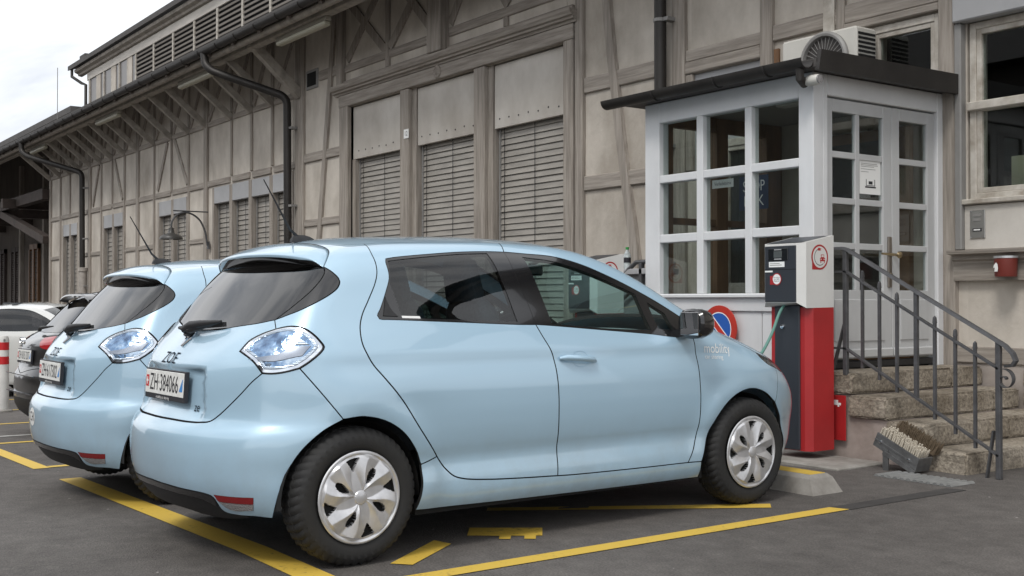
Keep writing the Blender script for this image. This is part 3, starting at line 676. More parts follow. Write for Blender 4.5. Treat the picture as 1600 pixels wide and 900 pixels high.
        vv, ff = loft(ring, True); ff.append(tuple(48+k for k in range(24))); obj('handle_cup', vv, ff, blue, car, True, None, False)
    # wheels, liners, underbody
    rr = {(0, -1): R(0), (1, -1): R(14), (0, 1): R(20), (1, 1): R(40)}
    for i, wx in enumerate((0, 2.588)):
        for s in (-1, 1):
            put_wheel(car, wx, s*.752, .3105, rr[(i, s)], s > 0)
            arch_liner(car, wx, s*.79 if i == 0 else s*.77, s*.5, .30, .352)
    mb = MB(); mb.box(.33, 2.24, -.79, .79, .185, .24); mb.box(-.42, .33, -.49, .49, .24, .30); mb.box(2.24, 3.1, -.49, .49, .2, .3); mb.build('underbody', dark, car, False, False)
    # cabin
    mb = MB(); mb.box(.15, 2.45, -.72, .72, .26, .30); mb.box(-.35, .16, -.6, .6, .62, .66); mb.box(-.4, -.36, -.5, .5, .6, .95); mb.box(2.43, 2.47, -.66, .66, .3, .95); mb.build('cabin_floor', dark, car, False, False)
    for s in (-1, 1): make_seat(car, 1.12, s*.36, seatm, 'front_seat')
    for y in (-.42, 0, .42): make_seat(car, .28, y, seatd, 'rear_seat')
    mb = MB(); rows = []
    for y in np.linspace(-.70, .70, 15):
        rows.append([(2.38, y, .93), (2.25, y, 1.02-.04*(y/.7)**2), (1.95, y, 1.015-.05*(y/.7)**2), (1.82, y, .95), (1.85, y, .70), (2.0, y, .55)])
    v, f = loft(rows); obj('dashboard', v, f, trimg, car, True, None, False)
    mb = MB(); ring = [(1.72+.07*math.sin(a_)*.5, .36+.185*math.cos(a_), .93+.17*math.sin(a_)) for a_ in np.linspace(0, 2*math.pi, 33)]; mb.tube(ring, .014, 8, False); mb.tube([(1.72,.36,.93),(1.9,.36,.86)], .03, 8); mb.beam((1.72,.2,.93),(1.72,.52,.93), .03, .03); mb.build('steering_wheel', seatd, car, True, False)
    mb = MB(); mb.box(1.60, 1.63, -.12, .12, 1.335, 1.40, .01); mb.tube([(1.62,0,1.40),(1.70,0,1.43)], .012, 8); mb.build('cabin_mirror', rub, car, False, False)
    for s in (-1, 1):
        mb = MB(); mb.box(.45, 1.85, s*.70, s*.735, .35, .99); mb.build('door_lining', seatd, car, False, False)
        mb = MB(); mb.tube([(1.06, s*.63, 1.36), (1.08, s*.66, 1.1), (1.10, s*.69, .9)], .03, 8); mb.build('pillar_lining', rub, car, True, False)
    hd = panel(B, 'headliner', [sp2, ro0, [(1.47,0,1.512),(1.46,-.25,1.505),(1.42,-.512,1.47)], flipseg(dit3), flipseg(dit2), flipseg(dit1)], (.75, 0, .6), (0, 0, 1), trimg, car, half=True, sp=.08, off=-.03, flange=0)
    # badges
    pr = lambda off, cen: (lambda q: Vector(tuple((lambda P_: P_[0]+B.nrm(P_)[0]*off)(B.out(cen, [[q.x-cen[0], q.y-cen[1], q.z-cen[2]]])))))
    text_obj('model_badge', 'ZOE', .078, badge_d, car, frame_m((-.60, .045, .912), (0, -1, 0), (0, 0, 1)), .0, xs=1.3, proj=pr(.003, (.5, 0, .915)))
    MBd = MB(); q0 = np.array((-.462, .0, 1.008)); 
    for a_, b_2 in (((0,.028,.0),(0,.0,.058)),((0,0,.058),(0,-.028,.0)),((0,-.028,0),(0,0,-.058)),((0,0,-.058),(0,.028,0))):
        pa = pr(.006, (.3, 0, .7))(Vector(q0+np.array((0, a_[1], 0))+np.array((.8, 0, .6))*a_[2])); pb = pr(.006, (.3, 0, .7))(Vector(q0+np.array((0, b_2[1], 0))+np.array((.8, 0, .6))*b_2[2])); MBd.beam(pa, pb, .009, .008)
    MBd.build('emblem', chrome, car, False, False)
    # electric-drive badge low on the tailgate
    text_obj('drive_badge', 'ze', .065, badge_d, car, frame_m((-.60, -.33, .70), (0, -1, 0), (0, 0, 1)), .0, xs=.8, proj=pr(.005, (.5, 0, .70)))
    text_obj('door_sill_sticker', 'mobility', .086, whitep, car, frame_m((2.335, -.9, .915), (1, 0, -.05), (0, 0, 1)), .0, xs=.88, proj=pr(.003, (2.33, 0, .9)))['label'] = 'white mobility lettering on the fender'
    text_obj('small_sticker', 'car sharing', .038, whitep, car, frame_m((2.295, -.9, .868), (1, 0, -.05), (0, 0, 1)), .0, xs=.95, proj=pr(.0015, (2.33, 0, .88)))
    sw_ = [[(.262,-.766,1.122),(.375,-.766,1.118)], [(.375,-.766,1.118),(.378,-.768,1.105)], [(.378,-.768,1.105),(.268,-.768,1.109)], [(.268,-.768,1.109),(.262,-.766,1.122)]]
    panel(B, 'window_sticker', sw_, (.3, 0, .9), sd, whitep, car, off=-.003, inset=0, flange=0)
    MB().box(.30, .34, -.78, -.7785, 1.110, 1.116)
    return car
def lamp_material():
    m = mat('lamp_blue_reflector', (.30, .42, .58), .14, .75)
    t = m.node_tree; b = t.nodes['Principled BSDF']; c = t.nodes.new('ShaderNodeTexCoord')
    vo = t.nodes.new('ShaderNodeTexVoronoi'); vo.inputs['Scale'].default_value = 26; vo.distance = 'CHEBYCHEV'; t.links.new(c.outputs['Object'], vo.inputs['Vector'])
    nz = t.nodes.new('ShaderNodeTexNoise'); nz.inputs['Scale'].default_value = 20; nz.inputs['Detail'].default_value = 2; t.links.new(c.outputs['Object'], nz.inputs['Vector'])
    r = t.nodes.new('ShaderNodeValToRGB'); r.color_ramp.elements[0].color = (.08, .14, .25, 1); r.color_ramp.elements[1].color = (.56, .66, .76, 1); r.color_ramp.elements[0].position = .30; r.color_ramp.elements[1].position = .70
    e = r.color_ramp.elements.new(.5); e.color = (.23, .36, .54, 1)
    t.links.new(nz.outputs['Fac'], r.inputs[0]); t.links.new(r.outputs[0], b.inputs['Base Color'])
    bp = t.nodes.new('ShaderNodeBump'); bp.inputs['Strength'].default_value = .5; bp.inputs['Distance'].default_value = .01; t.links.new(vo.outputs['Distance'], bp.inputs['Height']); t.links.new(bp.outputs[0], b.inputs['Normal'])
    return m
lampblue = lamp_material()
badge_d = mat('badge_steel', (.018, .024, .036), .85, .0, .1)
chrome_d = mat('dark_chrome', (.34, .36, .40), .18, 1.)
indm = mat('indicator_chrome', (.62, .70, .78), .22, .7, bump=((1, 1, 260), .6, 0))
redlens = mat('red_lens', (.20, .010, .012), .15, 0, .5, .5)
clearlens = mat('clear_ribbed_lens', (.30, .29, .29), .2, .3, bump=((150, 150, 150), .5, 0))
mirrorg = mat('mirror_glass', (.8, .8, .8), .02, 1.)
def plate(parent, text, z=.797, w=.50, h=.112, x=-.578, swiss=True):
    """rear number plate on a black carrier, tilted like the tailgate"""
    ex = Vector((0, -1, 0)); ey = Vector((.06, 0, 1)).normalized(); o = Vector((x, 0, z)); n = ex.cross(ey)
    mb = MB(); M = frame_m(o, ex, ey)
    def bx(n_, x0, x1, y0, y1, z0, z1, m, p):
        q = MB().box(x0, x1, y0, y1, z0, z1, .002); q.v = [tuple(M @ Vector(v)) for v in q.v]; return q.build(n_, m, p, False, False)
    pl = bx('number_plate', -w/2-.008, w/2+.008, -h/2-.024, h/2+.008, -.020, .0, blackp, parent)
    bx('plate_face', -w/2, w/2, -h/2, h/2, .0005, .004, platew, pl)
    text_obj('plate_text', text, .115, blackp, pl, M @ Matrix.Translation((.0, -.004, .0052)), xs=.70)
    text_obj('carrier_text', 'mobility car sharing', .02, whitep, pl, M @ Matrix.Translation((-.02, -h/2-.014, .0012)), xs=1.1)
    if swiss:
        bx('shield', -w/2+.010, -w/2+.048, -.026, .030, .0045, .0052, redp, pl)
        bx('shield_cross', -w/2+.016, -w/2+.042, -.002, .007, .0055, .006, whitep, pl); bx('shield_cross', -w/2+.0245, -w/2+.0335, -.0155, .0205, .0056, .0061, whitep, pl)
        bx('canton_shield', w/2-.048, w/2-.010, -.030, .030, .0045, .0052, zhblue, pl); q = MB(); q.add([tuple(M @ Vector(v)) for v in ((w/2-.048, .030, .0056), (w/2-.010, .030, .0056), (w/2-.048, -.026, .0056))], [(0, 2, 1)]); q.build('canton_stripe', whitep, pl, False, False, False)
    return pl
platew = mat('plate_white', (.78, .78, .75), .4, noise=((14, 14, 14), .12, 4, None))
zhblue = mat('shield_blue', (.05, .25, .62), .4)
# ------------------------------------------------------------------ ground and markings
def ground_material():
    m = bpy.data.materials.new('asphalt'); m.use_nodes = True; t = m.node_tree; b = t.nodes['Principled BSDF']; N = t.nodes.new; L = t.links.new
    c = N('ShaderNodeTexCoord')
    n1 = N('ShaderNodeTexNoise'); n1.inputs['Scale'].default_value = .55; n1.inputs['Detail'].default_value = 6; n1.inputs['Roughness'].default_value = .6; L(c.outputs['Object'], n1.inputs['Vector'])
    n2 = N('ShaderNodeTexNoise'); n2.inputs['Scale'].default_value = 95; n2.inputs['Detail'].default_value = 3; L(c.outputs['Object'], n2.inputs['Vector'])
    vo = N('ShaderNodeTexVoronoi'); vo.inputs['Scale'].default_value = 130; L(c.outputs['Object'], vo.inputs['Vector'])
    r1 = N('ShaderNodeValToRGB'); r1.color_ramp.elements[0].position = .30; r1.color_ramp.elements[0].color = (.076, .070, .066, 1); r1.color_ramp.elements[1].position = .72; r1.color_ramp.elements[1].color = (.128, .119, .113, 1); L(n1.outputs['Fac'], r1.inputs[0])
    r2 = N('ShaderNodeValToRGB'); r2.color_ramp.elements[0].position = .25; r2.color_ramp.elements[0].color = (.62, .62, .62, 1); r2.color_ramp.elements[1].position = .80; r2.color_ramp.elements[1].color = (1.45, 1.43, 1.4, 1); L(n2.outputs['Fac'], r2.inputs[0])
    mu = N('ShaderNodeMix'); mu.data_type = 'RGBA'; mu.blend_type = 'MULTIPLY'; mu.inputs[0].default_value = 1; L(r1.outputs[0], mu.inputs[6]); L(r2.outputs[0], mu.inputs[7])
    n4 = N('ShaderNodeTexNoise'); n4.inputs['Scale'].default_value = 7; n4.inputs['Detail'].default_value = 8; n4.inputs['Roughness'].default_value = .7; L(c.outputs['Object'], n4.inputs['Vector'])
    r4 = N('ShaderNodeValToRGB'); r4.color_ramp.elements[0].position = .3; r4.color_ramp.elements[0].color = (.74, .73, .72, 1); r4.color_ramp.elements[1].position = .7; r4.color_ramp.elements[1].color = (1.2, 1.19, 1.17, 1); L(n4.outputs['Fac'], r4.inputs[0])
    mu4 = N('ShaderNodeMix'); mu4.data_type = 'RGBA'; mu4.blend_type = 'MULTIPLY'; mu4.inputs[0].default_value = 1; L(mu.outputs[2], mu4.inputs[6]); L(r4.outputs[0], mu4.inputs[7]); mu = mu4
    # pale bits of grit
    n3 = N('ShaderNodeTexVoronoi'); n3.inputs['Scale'].default_value = 4.2; L(c.outputs['Object'], n3.inputs['Vector'])
    lt = N('ShaderNodeMath'); lt.operation = 'LESS_THAN'; lt.inputs[1].default_value = .035; L(n3.outputs['Distance'], lt.inputs[0])
    m2 = N('ShaderNodeMix'); m2.data_type = 'RGBA'; m2.inputs[7].default_value = (.34, .32, .30, 1); L(lt.outputs[0], m2.inputs[0]); L(mu.outputs[2], m2.inputs[6]); L(m2.outputs[2], b.inputs['Base Color'])
    # oil and tyre stains: long soft streaks along the bays
    b.inputs['Roughness'].default_value = .82; b.inputs['Specular IOR Level'].default_value = .35
    bp = N('ShaderNodeBump'); bp.inputs['Strength'].default_value = .55; bp.inputs['Distance'].default_value = .006; L(vo.outputs['Distance'], bp.inputs['Height']); L(bp.outputs[0], b.inputs['Normal'])
    return m
asph = ground_material()
xs = [-400, -120, -60, -38, -34, -30, -26, -22, -18, -15, -12, -10, -8, -6.5, -5.2, -4, -2, 0, 4, 10, 30, 80, 400]; ys = [-400, -80, -30, -10, -4, 0, 2, 4, 6, 8, 12, 30, 100, 400]
v = [(x, y, gz(x)) for x in xs for y in ys]; f = [(i*len(ys)+j, (i+1)*len(ys)+j, (i+1)*len(ys)+j+1, i*len(ys)+j+1) for i in range(len(xs)-1) for j in range(len(ys)-1)]
tag(obj('ground', v, f, asph), kind='structure')
def line_paint():
    m = mat('yellow_line_paint', (.60, .40, .055), .65); t = m.node_tree; b = t.nodes['Principled BSDF']; N = t.nodes.new; L = t.links.new
    c = N('ShaderNodeTexCoord'); n = N('ShaderNodeTexNoise'); n.inputs['Scale'].default_value = 26; n.inputs['Detail'].default_value = 9; n.inputs['Roughness'].default_value = .75; L(c.outputs['Object'], n.inputs['Vector'])
    n2 = N('ShaderNodeTexNoise'); n2.inputs['Scale'].default_value = 2.2; n2.inputs['Detail'].default_value = 4; L(c.outputs['Object'], n2.inputs['Vector'])
    ad = N('ShaderNodeMath'); ad.operation = 'MULTIPLY_ADD'; ad.inputs[1].default_value = .45; L(n2.outputs['Fac'], ad.inputs[0]); L(n.outputs['Fac'], ad.inputs[2])
    r = N('ShaderNodeValToRGB'); r.color_ramp.elements[0].position = .50; r.color_ramp.elements[0].color = (.13, .10, .055, 1); r.color_ramp.elements[1].position = .66; r.color_ramp.elements[1].color = (.60, .405, .06, 1); e = r.color_ramp.elements.new(.58); e.color = (.46, .31, .05, 1); L(ad.outputs[0], r.inputs[0]); L(r.outputs[0], b.inputs['Base Color'])
    return m
yel = line_paint(); white_line = mat('white_line_paint', (.5, .49, .46), .7, noise=((9, 9, 9), .4, 5, None))
def mark(name, pts, m=yel, z=.004):
    n = len(pts); o = obj(name, [(x, y, gz(x)+z) for x, y in pts], [tuple(range(n))], m); return tag(o, kind='structure')
def strip(name, x0, x1, y0, y1, m=yel, z=.004):
    if x1-x0 > 3:
        k = int((x1-x0)/1.5)+1; xs_ = [x0+(x1-x0)*i/k for i in range(k+1)]
        # keep the fold of the ground
        if x0 < -5.2 < x1: xs_ = sorted(xs_+[-5.2])
        v = [(x, y, gz(x)+z) for x in xs_ for y in (y0, y1)]; f = [(2*i, 2*i+2, 2*i+3, 2*i+1) for i in range(len(xs_)-1)]
        return tag(obj(name, v, f, m), kind='structure')
    return mark(name, [(x0, y0), (x1, y0), (x1, y1), (x0, y1)], m, z)
strip('bay_line', -8.47, -3.2, 2.10, 2.25)
mark('bay_line', [(-4.30, 2.252), (-4.19, 2.252), (-4.21, 5.35), (-4.32, 5.31)])
mark('bay_line', [(-4.545, 2.56), (-4.465, 2.63), (-4.74, 3.01), (-4.86, 2.985)])            # painted car-park symbol strokes
mark('bay_line', [(-5.47, 3.72), (-5.39, 3.66), (-4.505, 5.03), (-4.595, 5.12)])
def plug():                                                                               # plug symbol painted under the sill
    M = [(-5.02, 3.30), (-4.86, 3.18), (-4.76, 3.31), (-4.70, 3.265), (-4.665, 3.31), (-4.73, 3.36), (-4.69, 3.415), (-4.63, 3.37), (-4.595, 3.415), (-4.66, 3.465), (-4.64, 3.49), (-4.80, 3.61)]
    mark('plug_symbol', M)
plug()
mark('tar_strip', [(-4.325, 5.32), (-4.205, 5.36), (-4.215, 6.5), (-4.33, 6.46)], mat('tar', (.045, .042, .040), .8, noise=((4, 4, 4), .3, 6, None)), .003)
for yy in (2.10,):
    strip('bay_line', -11.4, -9.22, yy, yy+.12)
mark('bay_line', [(-9.34, 2.224), (-9.24, 2.224), (-9.24, 5.2), (-9.34, 5.2)])
for x in (-11.55, -13.9, -16.2, -18.6):
    mark('bay_line', [(x, 2.1), (x+.1, 2.1), (x+.1, 6.2), (x, 6.2)])
strip('bay_line', -18.6, -11.6, 2.0, 2.095)
mark('white_dash', [(-12.3, 2.45), (-12.2, 2.45), (-12.2, 2.95), (-12.3, 2.95)], white_line); mark('white_dash', [(-12.3, 1.6), (-12.2, 1.6), (-12.2, 2.0), (-12.3, 2.0)], white_line)

# ------------------------------------------------------------------ half-timbered hall
plas = mat('old_plaster', (.56, .515, .455), .9, noise=((1.3, 1.3, .8), .30, 12, (.36, .32, .272)), bump=((13, 13, 13), .65, 9))
plasw = mat('painted_board', (.57, .54, .495), .8, noise=((1.2, 1.2, .8), .20, 8, (.40, .365, .32)), bump=((30, 30, 30), .12, 3))
timv = mat('weathered_timber_upright', (.335, .300, .262), .85, noise=((26, 26, 1.6), .42, 7, (.205, .178, .152)), bump=((40, 40, 1.8), .6, 6))
timh = mat('weathered_timber_rail', (.335, .300, .262), .85, noise=((1.6, 26, 26), .42, 7, (.205, .178, .152)), bump=((1.8, 40, 40), .6, 6))
bracket_m = mat('eave_timber', (.38, .345, .30), .85, noise=((6, 6, 6), .35, 6, None), bump=((14, 14, 14), .3, 5))
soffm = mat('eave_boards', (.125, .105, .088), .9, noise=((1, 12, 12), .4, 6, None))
blindm = mat('blind_slat_grey', (.33, .305, .27), .55, .1, noise=((2.2, 9, 9), .26, 6, None))
guide = mat('grey_metal_paint', (.255, .248, .238), .5, noise=((3, 3, 3), .15, 5, None))
boxm = mat('shutter_box_grey', (.37, .37, .375), .55, noise=((2, 2, 2), .14, 6, None))
pipem = mat('dark_pipe_metal', (.040, .036, .033), .5, .4, noise=((3, 3, 3), .3, 5, None))
roofm = mat('roof_sheet', (.062, .056, .052), .7, noise=((2, 2, 2), .3, 5, None))
wframe = mat('old_window_paint', (.52, .49, .44), .7, noise=((7, 7, 7), .25, 8, (.33, .29, .24)))
pane = glass('window_pane', (.80, .84, .83), 1.52)
inside = mat('dark_room', (.05, .048, .045), .9)
brown = mat('brown_wood', (.20, .105, .05), .6, noise=((8, 8, 1.2), .4, 6, None))
darkbrown = mat('dark_brown_wood', (.055, .040, .033), .8, noise=((5, 5, 5), .4, 5, None))
plinth = mat('rough_plinth', (.34, .30, .27), .92, noise=((2.5, 2.5, 2.5), .35, 9, (.20, .165, .14)), bump=((16, 16, 16), .5, 8))
YF = 8.85
hall = thing('timber_hall', 'long half-timbered hall with grey timbers, plaster fields, wide eaves and closed blinds', 'building', (-17, YF, gz(-17)))
rng = random.Random(5)
def field(x0, x1, z0, z1, m=plas):
    if x1-x0 < .06 or z1-z0 < .05: return
    d = rng.uniform(0, .008); MB().box(x0, x1, YF+d, YF+.3, z0, z1).build('plaster_panel', m, hall, False, True, False)
def stud(x0, x1, z0, z1, d=.035, y=YF):
    j = rng.uniform(-.004, .004); MB().box(x0, x1, y-d+j, y+.06, z0, z1, .012).build('timber_post', timv, hall)
def rail(x0, x1, z0, z1, d=.028, y=YF, name='timber_rail', m=None):
    j = rng.uniform(-.004, .004); MB().box(x0, x1, y-d+j, y+.06, z0, z1, .01).build(name, m or timh, hall)
_bn = [0]
def brace(x0, z0, x1, z1, w=.16, d=.030):
    _bn[0] += 1; d += .0035*(_bn[0] % 5)
    MB().beam((x0, YF+.01, z0), (x1, YF+.01, z1), w, 2*d, (0, 1, 0)).build('timber_brace', timv, hall)
ZB0, ZTOP = -1.2, 6.35
# --- fields: (x range, [z breaks with solid plaster])
def bay(x0, x1, holes):
    zs = ZB0
    for a, b in sorted(holes): field(x0, x1, zs, a); zs = b
    field(x0, x1, zs, ZTOP)
LX = [-36.75, -35.6, -34.55, -33.5, -32.45, -31.4, -30.4, -29.35, -28.25, -27.04, -25.83, -24.71, -23.62, -22.23, -21.21, -20.20, -19.05]
# window groups of the far part: (x0, x1, sashes, top)
WG = [(-35.40, -33.75, 2, 3.42), (-31.27, -29.47, 2, 3.45), (-26.80, -24.82, 2, 3.50), (-23.30, -19.30, 4, 3.56)]
def inwin(x0, x1):
    for a, b, n, z in WG:
        if x0 >= a-.01 and x1 <= b+.01: return z
    return None
cuts = sorted(set(LX+[c for w in WG for c in w[:2]]))
for a, b in zip(cuts[:-1], cuts[1:]):
    z = inwin(a, b); bay(a, b, [(1.05, z)] if z else [])
bay(-19.05, -17.05, []); bay(-17.05, -11.25, [(.75, 4.42)]); bay(-11.25, -9.06, [])
bay(-9.06, -8.03, [(2.6, 3.66)]); bay(-8.03, -6.75, []); bay(-6.75, -5.96, [(2.75, 3.72)]); bay(-5.96, -5.72, []); bay(-5.72, -4.30, [(2.02, 3.56)]); bay(-4.30, .5, [])
# --- posts and rails of the far part
for i, x in enumerate(LX):
    big = i in (0, 4, 8, 12, 16)
    w = .18 if big else .085
    z = inwin(x-.05, x+.05)
    if z and not big: stud(x-w/2, x+w/2, z+.17, ZTOP)
    elif z: stud(x-w/2, x+w/2, z, ZTOP)
    else: stud(x-w/2, x+w/2, ZB0, ZTOP, .05 if big else .035)
for a, b in zip(LX[:-1], LX[1:]):
    a2, b2 = a+.07, b-.07
    rail(a2, b2, 4.86, 4.97); rail(a2, b2, 3.59, 3.72)
    if not any(a2 < w[1] and b2 > w[0] for w in WG): rail(a2, b2, 2.42, 2.53)
    rail(a2, b2, .95, 1.05)
brace(-26.80, 3.78, -26.12, 4.84, .11); brace(-25.62, 4.84, -24.80, 3.78, .11); brace(-32.2, 3.78, -31.6, 4.84, .10); brace(-30.2, 4.84, -29.5, 3.78, .10)
for a, b in zip(LX[:-1], LX[1:]): brace(a+.12, 5.0, b-.12, 6.1, .10)
# --- closed blinds and louvred shutters
def blind(x0, x1, z0, z1, y, slat, seed):
    b = MB().box(x0, x1, y-.005, y+.05, z0-.03, z0, .005).build('blind', guide, hall)
    for xx in (x0, x1): MB().box(xx-.011, xx+.011, y-.01, y+.05, z0, z1).build('guide_rail', guide, b)
    n = int((z1-z0)/slat); me = None; r = random.Random(seed)
    for i in range(n):
        zz = z1-(i+.5)*slat
        if me is None:
            q = MB(); h = slat*.56; prof = [(.010, h), (.004, h*.86), (-.004, h*.2), (-.008, -h*.5), (-.016, -h*.86), (-.012, -h*.9), (-.002, -h*.5), (.002, h*.2), (.008, h*.8)]
            q.v = [(xx, p[0], p[1]) for xx in ((x0-x1)/2+.012, (x1-x0)/2-.012) for p in prof]; k = len(prof); q.f = [(j, (j+1) % k, (j+1) % k+k, j+k) for j in range(k)]
            o = q.build('slat', blindm, None, True); me = o.data; o.parent = b
        else: o = bpy.data.objects.new('slat', me); COL.objects.link(o); o.parent = b
        o.location = ((x0+x1)/2-hall.location.x, y+.02-hall.location.y, zz-hall.location.z); o.rotation_euler = (R(r.uniform(-2.5, 2.5)), R(r.uniform(-.10, .10)), 0)
    for xc in (x0+(x1-x0)*.07, x0+(x1-x0)*.53):
        MB().box(xc-.004, xc+.004, y-.006, y-.002, z0, z1).build('cord', rub, b)
    return b
def backing(x0, x1, z0, z1, y):
    e = 1.8 if y > YF+.5 else 0
    MB().box(x0-e, x1+e, y, y+.05, z0-e, z1+e).build('dark_room', dark, hall, False, True, False)
BX = [(-16.93, -15.36), (-14.92, -13.32), (-12.87, -11.36)]
backing(-17.05, -11.25, .75, 4.42, YF+.24)
for i, (a, b) in enumerate(BX):
    blind(a, b, .8, 3.56, YF+.11, .083, i+3)
    MB().box(a-.10 if i == 0 else a-.02, b+.02, YF+.035, YF+.09, 3.535, 4.40, .004).build('cover_board', plasw, hall)
    k = MB()
    for j in range(7): k.lathe([(.0, -.006), (.012, -.005), (.012, 0)], (a+.1+(b-a-.2)*j/6, YF+.034, 3.66+.015*math.sin(j*3)), 'y', 8)
    k.build('screw_heads', rub, hall)
stud(-17.34, -17.05, ZB0, 4.42, .07); stud(-11.25, -11.06, ZB0, 4.42, .07)
for a, b in ((-15.34, -14.96), (-13.30, -12.91)): stud(a, b-.12, .75, 4.42, .05); MB().box(b-.12, b, YF+.02, YF+.2, .75, 4.42).build('post_reveal', timv, hall)
MB().box(-17.05, -16.95, YF+.03, YF+.2, .75, 3.53).build('post_reveal', timv, hall)
rail(-17.38, -11.06, 4.422, 4.62, .065); rail(-17.05, -11.25, .6, .75, .06)
_np = MB().box(-15.20, -15.06, YF-.062, YF-.052, 3.66, 3.80, .002).build('number_plate', whitep, hall)
text_obj('print', '12', .10, blackp, _np, frame_m((-15.13, YF-.0635, 3.73), (1, 0, 0), (0, 0, 1)), world=True)
# moulded cornice above the blinds
q = MB(); prof = [(0, 4.622), (-.075, 4.622), (-.085, 4.65), (-.12, 4.66), (-.125, 4.685), (-.155, 4.70), (-.175, 4.745), (-.18, 4.775), (0, 4.79)]
q.prism([(YF+p[0], p[1]) for p in prof], 'x', -17.50, -10.98); q.build('cornice', timh, hall)
MB().lathe([(0, -.105), (.03, -.10), (.05, -.085), (.07, -.095), (.095, -.08), (.10, -.06)], (-14.22, YF, 4.525), 'y', 20).build('rosette', timh, hall, True)
# braced gable field above the cornice
rail(-17.25, -14.4, 5.0, 5.13); rail(-13.98, -11.1, 5.0, 5.13); rail(-17.25, -11.1, 4.80, 4.86, .05)
stud(-14.38, -14.0, 4.80, ZTOP, .16); stud(-17.45, -17.25, 4.79, ZTOP, .08); stud(-15.84, -15.72, 4.86, ZTOP)
for a in ((-17.15, 6.2, -15.85, 5.14), (-17.15, 5.2, -16.1, 6.1), (-15.15, 5.85, -14.42, 5.18), (-14.95, 5.8, -15.7, 5.16), (-13.95, 5.18, -13.4, 5.9), (-12.6, 5.7, -12.0, 5.14), (-13.1, 5.9, -12.5, 5.15)): brace(*a, w=.15)
for x in (-15.78, -12.55): stud(x-.05, x+.05, 4.86, 5.0)
# between the first downpipe and the blinds
stud(-18.95, -18.80, ZB0, ZTOP, .05); rail(-18.80, -17.34, 3.64, 3.80); rail(-18.80, -17.34, 2.50, 2.63); rail(-18.22, -17.45, 5.02, 5.19)
brace(-17.58, 6.2, -18.24, 2.0, .13, .040)
vt = MB().box(-18.74, -18.28, YF-.02, YF+.02, 4.93, 5.27, .01).build('vent_grille', guide, hall); MB().box(-18.69, -18.33, YF-.022, YF-.018, 4.98, 5.22).build('mesh', dark, vt)
# right of the blinds
stud(-11.03, -10.89, ZB0, ZTOP, .06); rail(-10.89, -9.56, 3.72, 3.91); rail(-10.89, -9.56, 2.53, 2.71); rail(-10.89, -9.56, 1.0, 1.16)
def crooked(pts, w, d=.045):
    rows = []
    for x, z in pts:
        rows.append([(x-w/2, YF+.03, z), (x-w/2+.01, YF-d, z), (x+w/2-.01, YF-d, z), (x+w/2, YF+.03, z)])
    v, f = loft(rows); obj('timber_brace', v, f, timv, hall)
crooked([(-10.60, 6.3), (-10.50, 5.2), (-10.44, 4.6), (-10.37, 4.1), (-10.27, 3.5), (-10.19, 3.0), (-10.10, 2.5), (-10.0, 2.0), (-9.93, 1.6), (-9.84, 1.1), (-9.8, .3)], .15)
stud(-9.56, -9.47, ZB0, ZTOP, .05); stud(-9.32, -9.12, ZB0, ZTOP, .05)
rail(-9.12, -8.03, 3.80, 3.93, .03); rail(-9.12, -8.03, 3.665, 3.795, .045); stud(-9.12, -9.02, 2.6, 3.66, .03); stud(-8.03, -7.87, ZB0, ZTOP, .05)
MB().box(-9.02, -8.03, YF+.02, YF+.06, 2.6, 3.655).build('shutter_panel', boxm, hall)
rail(-7.87, -7.02, 3.80, 3.96, .035); stud(-7.08, -6.98, 3.6, ZTOP, .04); MB().box(-7.22, -7.09, YF-.045, YF+.04, 3.72, ZTOP).build('cable_cover', wframe, hall)
rail(-6.98, -5.97, 3.80, 3.98, .035); rail(-6.98, -5.97, 3.725, 3.795, .05)
stud(-5.965, -5.81, ZB0, ZTOP, .06)
MB().box(-7.86, -7.80, YF-.02, YF+.05, 2.9, 3.72).build('window_slot', brown, hall)
# windows
def window(x0, x1, z0, z1, nx=1, nz=1, fw_=.07, y=YF, m=wframe, cross=None, room=True):
    if room: backing(x0, x1, z0, z1, y+.9)
    q = MB(); d0, d1 = y+.0, y+.09
    q.box(x0, x0+fw_, d0, d1, z0, z1, .006).box(x1-fw_, x1, d0, d1, z0, z1, .006).box(x0+fw_, x1-fw_, d0, d1, z1-fw_, z1, .006).box(x0+fw_, x1-fw_, d0, d1, z0, z0+fw_, .006)
    w = q.build('window', m, hall)
    xs_ = [x0+fw_+(x1-x0-2*fw_)*i/nx for i in range(nx+1)]; zs_ = cross or [z0+fw_+(z1-z0-2*fw_)*i/nz for i in range(nz+1)]
    for i in range(nx):
        for j in range(len(zs_)-1):
            a, b, c, e = xs_[i], xs_[i+1], zs_[j], zs_[j+1]; s = .045
            q = MB().box(a, a+s, d0+.012, d1-.01, c, e, .004).box(b-s, b, d0+.012, d1-.01, c, e, .004).box(a+s, b-s, d0+.012, d1-.01, e-s, e, .004).box(a+s, b-s, d0+.012, d1-.01, c, c+s, .004); q.build('sash', m, w)
            MB().box(a+s-.003, b-s+.003, d0+.042, d0+.047, c+s-.003, e-s+.003).build('pane', pane, w, False, True)
    return w
window(-6.74, -5.97, 2.76, 3.715)
window(-8.93, -8.08, 1.25, 2.88, 2, 1, .08, y=YF-.06, room=False); MB().box(-8.85, -8.16, YF-.012, YF-.004, 1.33, 2.80).build('dark_room', inside, hall)
wr_ = window(-5.70, -4.32, 2.04, 3.555, 1, 1, .06, cross=[2.10, 2.84, 3.495])
MB().box(-5.70, -4.32, YF-.05, YF+.02, 2.80, 2.875, .008).build('transom', wframe, hall)
MB().box(-5.74, -4.28, YF-.07, YF+.03, 2.005, 2.05, .008).build('sill', wframe, hall)
MB().box(-5.79, -4.2, YF-.12, YF+.02, 3.56, 3.93, .012).build('shutter_box', boxm, hall)
